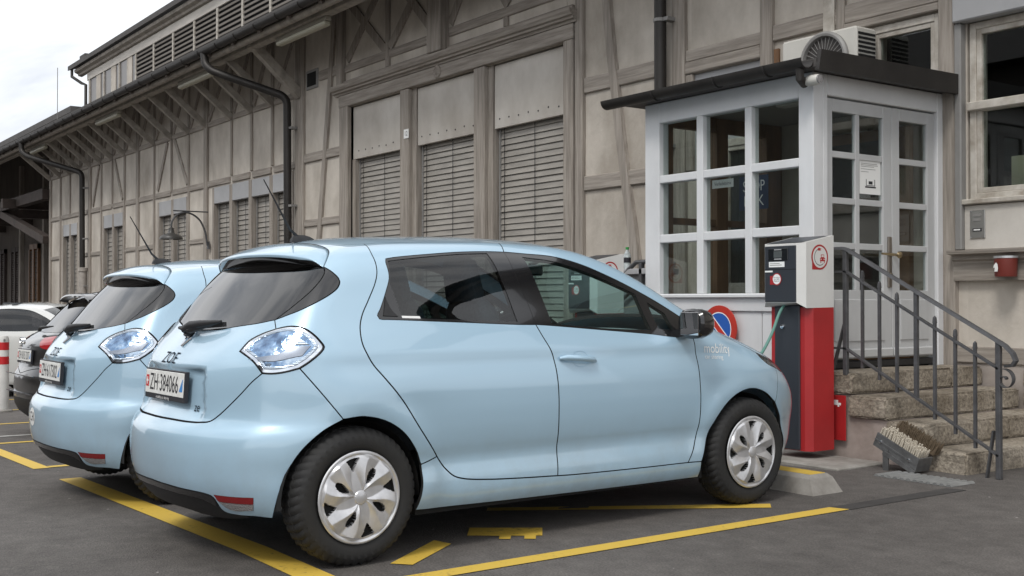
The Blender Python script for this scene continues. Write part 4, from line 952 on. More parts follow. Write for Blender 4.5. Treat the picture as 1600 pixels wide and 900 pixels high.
MB().box(-5.80, -5.735, YF-.075, YF+.02, 1.62, 3.56, .01).build('guide_rail', guide, hall)
MB().box(-5.20, -5.05, YF+.035, YF+.04, 2.12, 2.24).build('paper_note', whitep, hall)
MB().box(-5.62, -4.9, YF+.5, YF+.85, 2.05, 2.45).build('cream_box', mat('cream_carton', (.42, .40, .28), .8), hall)
MB().box(-5.735, -4.0, YF-.03, YF+.02, 1.62, 2.0, .006).build('spandrel_board', plasw, hall)
q = MB(); q.prism([(YF+.02, 1.36), (YF-.06, 1.36), (YF-.06, 1.52), (YF-.085, 1.54), (YF-.085, 1.575), (YF-.16, 1.585), (YF-.165, 1.615), (YF+.02, 1.62)], 'x', -5.82, .3); q.build('ledge', timh, hall)
rail(-5.81, .3, .66, .80, .05); MB().box(-5.81, .3, YF-.03, YF+.0, -.2, .66).build('plinth', plinth, hall)
# wall of the far part: shuttered windows
for k, (a, b, n, zt) in enumerate(WG):
    backing(a, b, 1.05, zt, YF+.26)
    w = (b-a)/n
    for i in range(n):
        x0 = a+i*w; x1 = x0+w
        MB().box(x0, x0+.09, YF-.01, YF+.2, 1.05, zt, .006).build('window_jamb', timv, hall); MB().box(x1-.06, x1, YF-.01, YF+.2, 1.05, zt, .006).build('window_jamb', timv, hall)
        MB().box(x0+.09, x1-.06, YF-.005, YF+.10, zt-.34, zt, .008).build('shutter_box', boxm, hall)
        if k >= 2: blind(x0+.11, x1-.08, 1.10, zt-.34, YF+.10, .10, 31+k*5+i)
        else:
            blind(x0+.11, x1-.08, 1.10, zt-.34, YF+.10, .12, 31+k*5+i)
# --- eaves
def sof(y): return 5.74+(y-7.55)*.52
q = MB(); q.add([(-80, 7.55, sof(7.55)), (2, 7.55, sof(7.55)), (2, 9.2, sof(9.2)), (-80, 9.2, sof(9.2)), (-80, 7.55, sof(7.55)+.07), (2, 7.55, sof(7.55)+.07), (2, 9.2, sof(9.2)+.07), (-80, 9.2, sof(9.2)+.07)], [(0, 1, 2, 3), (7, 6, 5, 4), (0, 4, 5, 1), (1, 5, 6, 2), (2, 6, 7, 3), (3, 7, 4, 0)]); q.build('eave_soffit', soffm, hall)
q = MB(); q.add([(-80, 7.50, sof(7.5)+.075), (2, 7.50, sof(7.5)+.075), (2, 11.4, sof(11.4)-.05), (-80, 11.4, sof(11.4)-.05), (-80, 7.50, sof(7.5)+.12), (2, 7.50, sof(7.5)+.12), (2, 11.4, sof(11.4)), (-80, 11.4, sof(11.4))], [(0, 1, 2, 3), (7, 6, 5, 4), (0, 4, 5, 1), (1, 5, 6, 2), (2, 6, 7, 3), (3, 7, 4, 0)]); q.build('roof', roofm, hall)
MB().box(-80, 2, 7.86, 8.02, 5.60, 5.90, .02).build('eave_purlin', bracket_m, hall)
MB().tube([(-80, 7.70, 5.665), (-24, 7.70, 5.665), (2, 7.70, 5.665)], .065, 12).build('eave_roll', bracket_m, hall, True)
n = 16; prof = [(7.545+.085*math.cos(math.pi+math.pi*i/n), 5.76+.085*math.sin(math.pi+math.pi*i/n)) for i in range(n+1)]; prof += [(7.545+.078*math.cos(2*math.pi-math.pi*i/n), 5.76+.078*math.sin(2*math.pi-math.pi*i/n)) for i in range(n+1)]
q = MB(); q.v = [(x, a, b) for x in (-80, 2) for a, b in prof]; k = len(prof); q.f = [(j, (j+1) % k, (j+1) % k+k, j+k) for j in range(k)]; gut = q.build('gutter', pipem, hall, True)
gx = -60.
while gx < 1.5:
    MB().tube([(gx, 7.545-.09*math.cos(a), 5.76-.09*math.sin(a)) for a in np.linspace(0, math.pi, 9)], .006, 5).build('gutter_clip', pipem, gut); gx += .86
for i, x in enumerate(LX[:-1]):
    MB().beam((x, YF-.02, 4.90), (x, 7.96, 5.63), .095, .12, (0, .6, .8)).build('eave_bracket', bracket_m, hall)
xx = -80
while xx < 1.9:
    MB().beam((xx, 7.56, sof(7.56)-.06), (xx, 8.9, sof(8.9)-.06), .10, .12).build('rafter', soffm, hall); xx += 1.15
MB().beam((-18.98, YF-.03, 4.88), (-18.98, 7.9, 5.72), .15, .16, (0, .6, .8)).build('eave_bracket', bracket_m, hall)
# clerestory above the roof
CY = 10.55
q = MB().box(-39.0, -10, CY, CY+.3, 6.8, 8.95); cw = q.build('clerestory_wall', plas, hall)
MB().box(-39.0, -10, CY-.05, CY-.003, 8.47, 8.72, .01).build('clerestory_fascia', mat('pale_fascia', (.62, .58, .52), .7, noise=((1, 6, 6), .2, 5, None)), hall)
q = MB(); q.prism([(CY, 8.72), (CY-.12, 8.74), (CY-.14, 8.80), (CY-.24, 8.84), (CY-.26, 8.92), (CY, 8.95)], 'x', -39.8, -10); q.build('clerestory_cornice', bracket_m, hall)
q = MB(); q.prism([(CY-.36, 8.955), (CY+3, 10.1), (CY+3, 10.2), (CY-.36, 9.10)], 'x', -40.2, -9.5); q.build('clerestory_roof', roofm, hall)
MB().tube([(-39.9, CY-.30, 8.98), (-39.9, CY-.30, 8.72), (-39.45, CY-.1, 8.45), (-39.1, CY-.06, 8.35), (-39.1, CY-.06, 7.2)], .05, 10).build('clerestory_pipe', pipem, hall, True)
MB().box(-39.75, -39.15, CY-.1, CY+.5, 9.0, 9.42, .03).build('roof_box', roofm, hall)
x = -38.75; i = 0
while x < -14:
    MB().box(x-.05, x+.05, CY-.045, CY-.002, 7.1, 8.469).build('clerestory_post', wframe, hall)
    x1 = x+1.62
    if i < 3:
        MB().box(x+.05, x1-.05, CY-.012, CY-.002, 7.1, 8.469).build('clerestory_pane', mat('dim_window', (.10, .09, .085), .3), hall); MB().box(x+.75, x+.87, CY-.03, CY-.013, 7.1, 8.469).build('clerestory_mullion', wframe, hall)
        MB().box(x+.87, x+1.25, CY-.03, CY-.013, 7.1, 8.469).build('clerestory_mullion', plas, hall)
    else:
        MB().box(x+.05, x1-.05, CY-.006, CY-.002, 7.1, 8.469).build('louvre_backing', dark, hall)
        z = 7.35
        while z < 8.45:
            q = MB(); q.prism([(CY-.012, z+.07), (CY-.045, z), (CY-.040, z-.012), (CY-.008, z+.055)], 'x', x+.06, x1-.06); q.build('louvre', mat('louvre_grey', (.13, .115, .10), .8), hall); z += .125
    x = x1; i += 1
# strip lights under the eave
for k, (a, b, lb) in enumerate(((-17.95, -16.05, 'cream strip light under the eave above the moulded cornice'), (-22.75, -20.75, 'cream strip light under the eave beside the slanting rain pipe'), (-28.6, -26.8, 'cream strip light under the eave above the crossed wall braces'), (-35.3, -33.6, 'cream strip light under the eave next to the dark passage'))):
    o = thing('strip_light', lb, 'lamp', ((a+b)/2, 7.94, 5.45), 0, 'strip lights under the eave')
    MB().box(a, b, 7.90, 7.99, 5.53, 5.60, .01).build('housing', mat('lamp_housing', (.33, .31, .26), .6), o); MB().box(a+.04, b-.04, 7.885, 8.005, 5.455, 5.53, .02).build('diffuser', mat('yellowed_diffuser', (.44, .42, .33), .45), o)
# rain pipes
def rainpipe(label, pts, base_sleeve=None, r=.072):
    o = thing('rain_pipe', label, 'downpipe', (pts[-1][0], pts[-1][1], pts[-1][2]))
    P = [Vector(p) for p in pts]; out = [P[0]]
    for i in range(1, len(P)-1):
        a, b, c = P[i-1], P[i], P[i+1]; k = min(.16, (a-b).length*.4, (c-b).length*.4); p0 = b+(a-b).normalized()*k; p1 = b+(c-b).normalized()*k
        for t in np.linspace(0, 1, 7): out.append(p0*(1-t)**2+b*2*t*(1-t)+p1*t**2)
    out.append(P[-1]); MB().tube(out, r, 14).build('pipe', pipem, o, True)
    x, y = pts[-1][0], pts[-1][1]
    for z in (4.3, 2.9, 1.6):
        if z < pts[-2][2]-.1: MB().lathe([(r+.001, -.02), (r+.010, -.018), (r+.010, .018), (r+.001, .02)], (x, y, z), 'z', 14).box(x+.05, x+.14, y-.02, y+.12, z-.02, z+.02).build('clamp', guide, o)
    if base_sleeve: MB().lathe([(r+.03, base_sleeve[0]), (r+.03, base_sleeve[1]), (r+.06, base_sleeve[1]+.01), (r+.06, base_sleeve[1]+.10), (r+.002, base_sleeve[1]+.11)], (x, y, 0), 'z', 16).build('base_sleeve', mat('cast_iron_white', (.42, .38, .34), .7, noise=((4, 4, 4), .3, 5, None)), o, True)
    return o
rainpipe('dark rain pipe slanting from the gutter down beside the four-blind window', [(-20.30, 7.545, 5.74), (-20.26, 7.545, 5.50), (-20.1, 7.62, 5.36), (-19.16, 8.66, 4.86), (-19.16, 8.70, gz(-19.16))])
rainpipe('dark rain pipe with pale cast-iron foot near the dark passage', [(-34.75, 7.545, 5.74), (-34.73, 7.545, 5.45), (-34.5, 7.65, 5.30), (-32.62, 8.66, 4.72), (-32.62, 8.70, gz(-32.6))], (gz(-32.6), 2.0))
rainpipe('straight dark rain pipe behind the white entrance porch', [(-9.39, 8.60, 5.9), (-9.39, 8.70, 5.2), (-9.39, 8.70, gz(-9.39))], None, .068)
# dark passage beyond the hall's corner, part of the same roof
hall2 = thing('passage_barn', 'dark open-fronted timber barn under the same eave beyond the hall corner', 'building', (-45, 11.3, gz(-45)))
MB().box(-90, -36.8, 11.3, 11.6, -1.3, 7.55).build('back_wall', mat('dark_boarding', (.10, .082, .068), .9, noise=((3, 3, .8), .35, 6, None)), hall2)
MB().box(-36.9, -36.7, 9.16, 11.3, -1.3, 6.5).build('side_wall', mat('dark_boarding2', (.06, .05, .043), .9, noise=((3, 3, .8), .35, 6, None)), hall2)
for x in (-60, -55, -50, -45, -40.5): MB().box(x-.12, x+.12, 8.2, 11.3, 4.25, 4.55).build('tie_beam', darkbrown, hall2)
MB().beam((-36.85, 8.75, 3.05), (-44.2, 8.75, 4.45), .24, .24, (0, 1, 0)).build('knee_brace', darkbrown, hall2)
MB().box(-80, -36.8, 8.60, 8.88, 4.30, 4.62).build('lintel_beam', darkbrown, hall2)
MB().beam((-37.5, 11.18, 2.9), (-44, 11.18, 4.3), .26, .2, (0, 1, 0)).build('knee_brace', darkbrown, hall2)
for x0, col in ((-50.1, brown), (-53.4, darkbrown), (-56.2, darkbrown)):
    q = MB().box(x0, x0+.12, 11.18, 11.3, 1.0, 3.5).box(x0+1.4, x0+1.52, 11.18, 11.3, 1.0, 3.5).box(x0+.62, x0+.9, 11.17, 11.3, 1.0, 3.5).box(x0, x0+1.52, 11.18, 11.3, 3.3, 3.5); s_ = q.build('shutter', col, hall2)
    for i in range(22): MB().box(x0+.12, x0+1.4, 11.22, 11.27, 1.06+i*.10, 1.13+i*.10).build('louvre', darkbrown, s_)
MB().box(-49.6, -46.2, 11.2, 11.29, -.9, 1.15).build('pale_board', plasw, hall2)
for x in (-51.6, -47.6, -41.1): MB().box(x-.14, x+.14, 11.15, 11.3, -1.3, 6.9).build('timber_post', timv, hall2)
# neighbouring roofs far left
hall3 = thing('far_shed', 'far shed with dark flat roof and louvred clerestory above the gutter', 'building', (-63, 15, gz(-60)))
MB().box(-75, -56, 15, 25, gz(-60), 10.0).build('wall', mat('far_brown_wall', (.075, .055, .048), .9), hall3); MB().box(-76, -55.5, 14.2, 26, 10.01, 10.3).build('roof', roofm, hall3)
MB().box(-75, -56.3, 14.93, 14.995, 8.2, 9.6).build('louvre_backing', dark, hall3)
for i in range(10): MB().box(-75, -56.3, 14.88, 14.92, 8.25+i*.14, 8.31+i*.14).build('louvre', plas, hall3)
MB().box(-75, -56.1, 14.85, 14.994, 9.6, 10.0).build('fascia', plas, hall3)
mst = thing('lightning_mast', 'thin metal mast rising behind the gutter against the sky', 'mast', (-37.5, 9.2, 6.2)); MB().tube([(-37.5, 9.2, 6.3), (-37.5, 9.2, 8.5)], .011, 6).build('rod', guide, mst); MB().tube([(-37.5, 9.2, 6.2), (-37.5, 9.2, 6.6)], .03, 8).build('foot', guide, mst)

# hall across the yard, behind the viewer: seen only in the windows and in the paint
opp = thing('opposite_hall', 'long dark warehouse across the yard mirrored in the window panes', 'building', (-22, -20, 0))
MB().box(-70, 2, -32, -20, -1.2, 9.6).build('wall', mat('warehouse_wall', (.10, .09, .08), .9, noise=((.4, .4, .4), .3, 6, None)), opp)
q = MB(); q.prism([(-19.0, 9.5), (-33, 9.5), (-26, 13.0)], 'x', -71, 3); q.build('roof', roofm, opp)
for i in range(16): MB().box(-68+i*4.4, -65.4+i*4.4, -20.05, -19.98, 3.2, 6.4).build('window', mat('warehouse_pane', (.16, .17, .18), .2), opp)
# ------------------------------------------------------------------ entrance porch
pw_ = mat('porch_white_paint', (.66, .665, .67), .5, noise=((2.2, 2.2, 1.4), .10, 7, None), bump=((20, 20, 20), .06, 3))
pg_ = mat('porch_door_paint', (.50, .505, .505), .5, noise=((2.2, 2.2, 1.4), .12, 7, None))
pglass = glass('porch_pane', (.86, .89, .88), 1.5)
brass = mat('worn_brass', (.45, .36, .22), .3, 1.)
PX0, PX1, PY0, PY1 = -7.87, -5.92, 7.10, 8.80
porch = thing('entrance_porch', 'white glazed entrance porch with double door and dark flat roof', 'porch', (-6.9, 7.95, gz(-6.9)))
gxs = [(-7.68, -7.21), (-7.13, -6.645), (-6.57, -6.07)]; gzs = [(1.25, 1.71), (1.785, 2.25), (2.32, 2.795)]
def wallfront(x0, x1, z0, z1, y0=PY0, y1=PY0+.12, ch=.006, n='window_frame', m=pw_): return MB().box(x0, x1, y0, y1, z0, z1, ch).build(n, m, porch)
# front: posts, rails, glazing bars, panes
wallfront(PX0, gxs[0][0], .15, 2.98, n='corner_post'); wallfront(gxs[2][1], PX1, .15, 2.98, n='corner_post')
wallfront(gxs[0][0], gxs[2][1], 2.795, 2.98, n='head_rail'); wallfront(gxs[0][0], gxs[2][1], 1.10, 1.25, n='sill_rail')
for i in range(2): wallfront(gxs[i][1], gxs[i+1][0], 1.25, 2.795, PY0+.003, PY0+.10, n='mullion')
for a, b in gxs:
    for j in range(2): wallfront(a, b, gzs[j][1], gzs[j+1][0], PY0+.006, PY0+.095, n='glazing_bar')
    for c, d in gzs: MB().box(a-.004, b+.004, PY0+.05, PY0+.055, c-.004, d+.004).build('pane', pglass, porch)
MB().box(gxs[0][0]-.06, gxs[2][1]+.06, PY0-.035, PY0-.002, 1.215, 1.246, .006).build('sill', pw_, porch)
for i in range(4):
    x0 = gxs[0][0]+(gxs[2][1]-gxs[0][0])*i/4; x1 = gxs[0][0]+(gxs[2][1]-gxs[0][0])*(i+1)/4
    MB().box(x0+.004, x1-.004, PY0+.02, PY0+.07, .15, 1.10, .004).build('board', pw_, porch)
MB().box(PX0-.02, PX1-.01, PY0-.03, PY0+.3, gz(-6.9)-.1, .15, .02).build('plinth', plinth, porch)
# door side
def side(y0, y1, z0, z1, x0=PX1-.10, x1=PX1, n='door_frame', m=pw_, ch=.006): return MB().box(x0, x1, y0, y1, z0, z1, ch).build(n, m, porch)
side(PY0+.12, 7.275, .65, 2.98, PX1-.12, PX1-.002, 'corner_post'); side(8.715, PY1+.05, .60, 2.98, n='door_frame'); side(7.275, 8.715, 2.815, 2.98, PX1-.11, PX1-.003, n='head_rail')
side(7.275, 8.715, .645, .70, PX1-.12, PX1-.02, 'threshold', rub)
drows = [(1.275, 1.605), (1.655, 1.965), (2.015, 2.335), (2.385, 2.70)]
def leaf(y0, y1, cols, name='door'):
    x0, x1 = PX1-.075, PX1-.03
    q = MB().box(x0, x1, y0, cols[0][0], .72, 2.80, .004).box(x0, x1, cols[-1][1], y1, .72, 2.80, .004).box(x0, x1, cols[0][0], cols[-1][1], 2.70, 2.80, .003).box(x0, x1, cols[0][0], cols[-1][1], .72, 1.275, .003)
    d = q.build(name, pg_, porch)
    for i in range(len(cols)-1): MB().box(x0+.004, x1-.003, cols[i][1], cols[i+1][0], 1.275, 2.70, .003).build('glazing_bar', pg_, d)
    for a, b in cols:
        for j in range(3): MB().box(x0+.006, x1-.005, a, b, drows[j][1], drows[j+1][0], .003).build('glazing_bar', pg_, d)
        for c, e in drows: MB().box(PX1-.055, PX1-.051, a-.003, b+.003, c-.003, e+.003).build('pane', pglass, d)
    q = MB(); pa, pb = y0+.10, y1-.10
    q.box(x1-.001, x1+.010, pa, pb, .86, 1.20, .008); q.build('door_panel', pg_, d)
    MB().box(x1-.002, x1+.022, y0+.005, y1-.005, .725, .80, .01).build('weather_bar', pg_, d)
    return d
d1 = leaf(7.28, 8.117, [(7.365, 7.655), (7.705, 8.005)]); d2 = leaf(8.123, 8.71, [(8.225, 8.61)])
q = MB().box(PX1-.03, PX1-.012, 8.055, 8.10, 1.30, 1.72, .004); q.build('lock_plate', mat('aged_steel', (.26, .23, .20), .4, .9), d1)
MB().tube([(PX1-.012, 8.078, 1.57), (PX1+.035, 8.078, 1.57), (PX1+.040, 8.04, 1.57), (PX1+.036, 7.90, 1.575)], [.011, .011, .012, .009], 10).build('door_handle', brass, d1, True)
MB().lathe([(.0, .05), (.026, .044), (.03, .03), (.012, .01), (.012, -.002)], (PX1-.012, 8.15, 1.57), 'x', 14).build('door_knob', brass, d2, True)
MB().lathe([(.0, .012), (.02, .01), (.022, 0)], (PX1-.012, 8.078, 1.40), 'x', 12).build('key_escutcheon', brass, d1, True)
# left side of the porch, wood-stained inside
for a, b in ((7.225, 7.36), (7.93, 8.08), (8.62, 8.84)): MB().box(PX0, PX0+.10, a, b, .15, 2.98).build('side_post', brown, porch)
for a, b in ((7.36, 7.93), (8.08, 8.62)):
    MB().box(PX0+.02, PX0+.09, a, b, .15, 1.15).build('side_board', brown, porch); MB().box(PX0+.02, PX0+.08, a, b, 1.90, 1.96).build('side_bar', brown, porch); MB().box(PX0+.02, PX0+.08, a, b, 2.80, 2.98).build('side_rail', brown, porch)
    for c, d in ((1.15, 1.90), (1.96, 2.80)): MB().box(PX0+.04, PX0+.045, a, b, c, d).build('pane', pglass, porch)
MB().box(PX0+.1, PX1-.12, PY0+.12, 8.84, .55, .64).build('floor', inside, porch)
MB().box(PX0+.1, PX1-.12, PY0+.12, 8.84, 2.93, 2.965).build('ceiling', mat('porch_ceiling', (.30, .28, .26), .8), porch)
MB().box(-6.75, -6.35, 7.6, 7.72, 2.86, 2.93, .01).build('ceiling_lamp', plasw, porch)
# inner hall door behind the glass
MB().box(-7.3, -6.25, 8.78, 8.84, .64, 2.75).build('inner_frame', brown, porch); MB().box(-7.18, -6.37, 8.765, 8.779, .70, 2.65).build('inner_door', inside, porch)
# dark roof: verge on the door side, gutter in front
rf = MB().box(PX0-.16, PX1+.13, PY0-.12, PY1+.12, 2.985, 3.05).build('roof', roofm, porch)
q = MB(); q.prism([(PY0-.13, 2.955), (PY0-.10, 3.115), (PY1+.14, 3.125), (PY1+.14, 2.955)], 'x', PX1+.125, PX1+.165); q.build('verge_board', pipem, rf)
n = 14; prof = [(PY0-.19+.075*math.cos(math.pi+math.pi*i/n), 3.04+.075*math.sin(math.pi+math.pi*i/n)) for i in range(n+1)]; prof += [(PY0-.19+.068*math.cos(2*math.pi-math.pi*i/n), 3.04+.068*math.sin(2*math.pi-math.pi*i/n)) for i in range(n+1)]
q = MB(); q.v = [(x, a, b) for x in (PX0-.32, PX1+.10) for a, b in prof]; k = len(prof); q.f = [(j, (j+1) % k, (j+1) % k+k, j+k) for j in range(k)]; q.f += [tuple(range(k)), tuple(range(2*k-1, k-1, -1))]; q.build('gutter', pipem, rf, True)
for x in (-7.5, -6.75, -6.2): MB().tube([(x, PY0-.19-.08*math.cos(a), 3.04-.08*math.sin(a)) for a in np.linspace(0, math.pi, 9)], .006, 5).build('gutter_clip', pipem, rf)
MB().tube([(PX1+.03, PY0-.19, 2.98), (PX1+.03, PY0-.19, 2.90), (PX1+.0, PY0-.10, 2.87)], .035, 10).build('outlet', pipem, rf, True)
# notices on the glass
def paper(name, label, ox, oy, oz, w, h, m, parent=None, face='-y'):
    ex, ey = ((1, 0, 0), (0, 0, 1)) if face == '-y' else ((0, 1, 0), (0, 0, 1))
    M = frame_m((ox, oy, oz), ex, ey); q = MB().box(-w/2, w/2, -h/2, h/2, -.002, 0); q.v = [tuple(M @ Vector(v)) for v in q.v]
    o = q.build(name, m, parent)
    if parent is None: tag(o, label, 'notice')
    return o, M
o, M = paper('paper_notice', 'white paper notice with a small drawing on the porch door', PX1-.044, 7.855, 2.215, .27, .305, whitep, face='+x')
def lines(o, M, rows, m=blackp):
    q = MB()
    for x0, x1, y0, y1 in rows: q.add([tuple(M @ Vector(v)) for v in ((x0, y0, .001), (x1, y0, .001), (x1, y1, .001), (x0, y1, .001))], [(0, 1, 2, 3)])
    return q.build('print', m, o, False, True, False)
lines(o, M, [(-.12, -.04, .123, .128), (-.12, .09, .095, .099), (-.12, .1, .083, .087), (-.12, .05, .071, .075), (-.12, .07, .050, .054), (-.12, -.02, .028, .032)], guide)
lines(o, M, [(-.055, -.047, -.085, -.03), (.055, .063, -.085, -.03), (-.065, .073, -.10, -.088), (-.047, .055, -.083, -.078), (-.02, .03, -.07, -.045)])
o, M = paper('warning_sign', 'dark blue sign reading STOP RISK inside the porch window', -7.02, 7.62, 2.145, .34, .30, mat('sign_navy', (.02, .035, .09), .5))
text_obj('print', 'STOP', .135, whitep, o, M @ Matrix.Translation((0, .055, .001)), xs=.8, world=False); text_obj('print', 'RISK', .135, whitep, o, M @ Matrix.Translation((0, -.075, .001)), xs=.9)
o, M = paper('paper_strip', 'narrow white lettered strip behind the porch glass', -7.28, 7.5, 2.24, .26, .075, whitep); text_obj('print', 'Verladebüro', .045, blackp, o, M @ Matrix.Translation((0, 0, .001)), xs=.9)

# ------------------------------------------------------------------ stairs
gran = mat('worn_granite', (.345, .325, .29), .85, noise=((38, 38, 38), .55, 9, (.15, .135, .118)), bump=((60, 60, 60), .9, 6))
def granite_var(m):
    t = m.node_tree; b = t.nodes['Principled BSDF']; N = t.nodes.new; L = t.links.new; src = b.inputs['Base Color'].links[0].from_socket
    c = N('ShaderNodeTexCoord'); n = N('ShaderNodeTexNoise'); n.inputs['Scale'].default_value = 2.6; n.inputs['Detail'].default_value = 6; L(c.outputs['Object'], n.inputs['Vector'])
    r = N('ShaderNodeValToRGB'); r.color_ramp.elements[0].position = .35; r.color_ramp.elements[0].color = (.62, .55, .46, 1); r.color_ramp.elements[1].position = .65; r.color_ramp.elements[1].color = (1.15, 1.08, .98, 1); L(n.outputs['Fac'], r.inputs[0])
    m2 = N('ShaderNodeMix'); m2.data_type = 'RGBA'; m2.blend_type = 'MULTIPLY'; m2.inputs[0].default_value = 1; L(src, m2.inputs[6]); L(r.outputs[0], m2.inputs[7]); L(m2.outputs[2], b.inputs['Base Color'])
granite_var(gran)
stairs = thing('entrance_stairs', 'four worn granite steps leading up to the porch door', 'stairs', (-5.2, 7.9, 0))
def slab(x0, x1, y0, y1, z0, z1, seed, name='step', m=gran, amp=.012):
    r = random.Random(seed); b = bmesh.new(); bmesh.ops.create_cube(b, size=1)
    for v_ in b.verts: v_.co = ((x0+x1)/2+v_.co.x*(x1-x0), (y0+y1)/2+v_.co.y*(y1-y0), (z0+z1)/2+v_.co.z*(z1-z0))
    bmesh.ops.subdivide_edges(b, edges=b.edges[:], cuts=5, use_grid_fill=True)
    bmesh.ops.bevel(b, geom=[e for e in b.edges if len(e.link_faces) == 2 and e.calc_face_angle() > .5], offset=.014, segments=2, affect='EDGES')
    for v_ in b.verts: v_.co += Vector((r.uniform(-amp, amp), r.uniform(-amp, amp), r.uniform(-amp, amp)*.6))*.5
    b.verts.index_update(); q = MB(); q.add([v_.co[:] for v_ in b.verts], [[v_.index for v_ in f_.verts] for f_ in b.faces]); b.free()
    return q.build(name, m, stairs, True)
slab(-4.93, -4.575, 7.05, 8.79, -.15, .146, 1); slab(-5.235, -4.902, 7.055, 8.10, .150, .312, 2); slab(-5.235, -4.902, 8.104, 8.79, .150, .310, 9); slab(-5.56, -5.218, 7.05, 8.42, .318, .478, 3); slab(-5.56, -5.222, 8.424, 8.79, .318, .476, 5); slab(-5.92, -5.54, 7.06, 8.34, .484, .643, 4); slab(-5.92, -5.55, 8.344, 8.79, .484, .640, 6)
# base wall under the overhanging step ends
MB().prism([(-6.05, -.2), (-4.94, -.2), (-4.94, .146), (-5.225, .146), (-5.225, .314), (-5.55, .314), (-5.55, .48), (-6.05, .48)], 'y', 7.085, 8.78).build('base_wall', mat('pinkish_render', (.36, .305, .275), .92, noise=((3, 3, 3), .35, 9, (.22, .18, .155)), bump=((14, 14, 14), .5, 7)), stairs)
for i, (a, b, z0, z1) in enumerate(((-5.2, -4.55, .49, .64), (-4.54, -3.9, .49, .64), (-5.2, -4.7, .33, .48), (-4.69, -4.0, .33, .48), (-4.88, -4.3, .16, .32), (-4.29, -3.6, .16, .32), (-4.56, -3.5, -.1, .15))): slab(a, b, 8.80, 8.99, z0, z1, 20+i, 'wall_stone')
iron = mat('grey_painted_iron', (.088, .088, .092), .5, .2, noise=((12, 12, 12), .3, 5, None))
rl = thing('stair_railing', 'grey iron stair railing with pointed bars and scrolled end', 'railing', (-4.345, 7.07, 0))
YR = 7.07
def rbar(p, q, w=.035, t=.018, n='rail'): return MB().beam((p[0], YR, p[1]), (q[0], YR, q[1]), t, w, (0, 1, 0)) .build(n, iron, rl)
q = MB(); topc = [(-5.92, 1.585), (-5.62, 1.585), (-5.58, 1.575), (-4.40, .945), (-4.30, .89), (-4.245, .84), (-4.225, .795), (-4.245, .765), (-4.30, .757)]
rows = []
for i, (x, z) in enumerate(topc):
    a = topc[max(i-1, 0)]; b = topc[min(i+1, len(topc)-1)]; t = Vector((b[0]-a[0], 0, b[1]-a[1])).normalized(); nn = Vector((-t.z, 0, t.x))
    rows.append([tuple(Vector((x, YR+dy, z))+nn*h) for dy, h in ((-.024, -.008), (-.018, .012), (.018, .012), (.024, -.008))])
v, f = loft(rows, True); q.add(v, f+[(0, 1, 2, 3), tuple(4*(len(rows)-1)+k for k in (3, 2, 1, 0))]); q.build('handrail', iron, rl)
sc = [(-4.335+(.075-.062*t)*math.cos(math.radians(100-430*t))+.03, .66+(.075-.062*t)*math.sin(math.radians(100-430*t))) for t in np.linspace(0, 1, 40)]
q = MB(); rows = [[(x, YR-.018, z), (x, YR+.018, z), (x+.006, YR+.018, z+.006), (x+.006, YR-.018, z+.006)] for x, z in sc]; v, f = loft(rows, True); q.add(v, f); q.build('scroll', iron, rl)
for a, b in (((-5.92, 1.41), (-5.59, 1.41)), ((-5.59, 1.41), (-4.345, .735)), ((-5.92, .83), (-5.59, .83)), ((-5.59, .83), (-4.345, .155))): rbar(a, b, .034, .014)
MB().box(-5.61, -5.575, YR-.017, YR+.017, .63, 1.575, .003).build('post', iron, rl); MB().box(-4.365, -4.33, YR-.017, YR+.017, 0, .92, .003).build('post', iron, rl)
def railz(x, z0): return z0+(x+5.59)*(.735-1.41)/(1.245)
for x in (-5.44, -5.29, -5.14, -4.83, -4.67, -4.52):
    zt = railz(x, 1.41)+.085; zb = railz(x, .83)-.06
    q = MB(); q.box(x-.010, x+.010, YR-.010, YR+.010, zb, zt-.05); q.add(*loft([[(x-.012, YR-.012, zt-.05), (x+.012, YR-.012, zt-.05), (x+.012, YR+.012, zt-.05), (x-.012, YR+.012, zt-.05)], [(x-.009, YR-.009, zt-.012), (x+.009, YR-.009, zt-.012), (x+.009, YR+.009, zt-.012), (x-.009, YR+.009, zt-.012)], [(x-.002, YR-.002, zt), (x+.002, YR-.002, zt), (x+.002, YR+.002, zt), (x-.002, YR+.002, zt)]], True)); q.build('baluster', iron, rl)
MB().box(-4.993, -4.965, YR-.013, YR+.013, .50, railz(-4.98, 1.585)).build('baluster', iron, rl)
rbar((-4.385, .32), (-4.435, .0), .03, .012, 'strut'); rbar((-5.60, 1.03), (-5.71, .66), .03, .012, 'strut')
r2 = thing('far_handrail', 'black handrail beside the far side of the porch', 'railing', (-8.2, 7.3, gz(-8.2))); MB().tube([(-8.75, 7.3, 1.22), (-8.22, 7.3, 1.555), (-7.99, 7.3, 1.56)], .022, 8).build('handrail', iron, r2); MB().box(-8.16, -8.12, 7.28, 7.32, gz(-8.2), 1.55).build('post', iron, r2); MB().tube([(-8.75, 7.3, 1.0), (-8.22, 7.3, 1.32), (-7.99, 7.3, 1.32)], .018, 8).build('mid_rail', iron, r2)
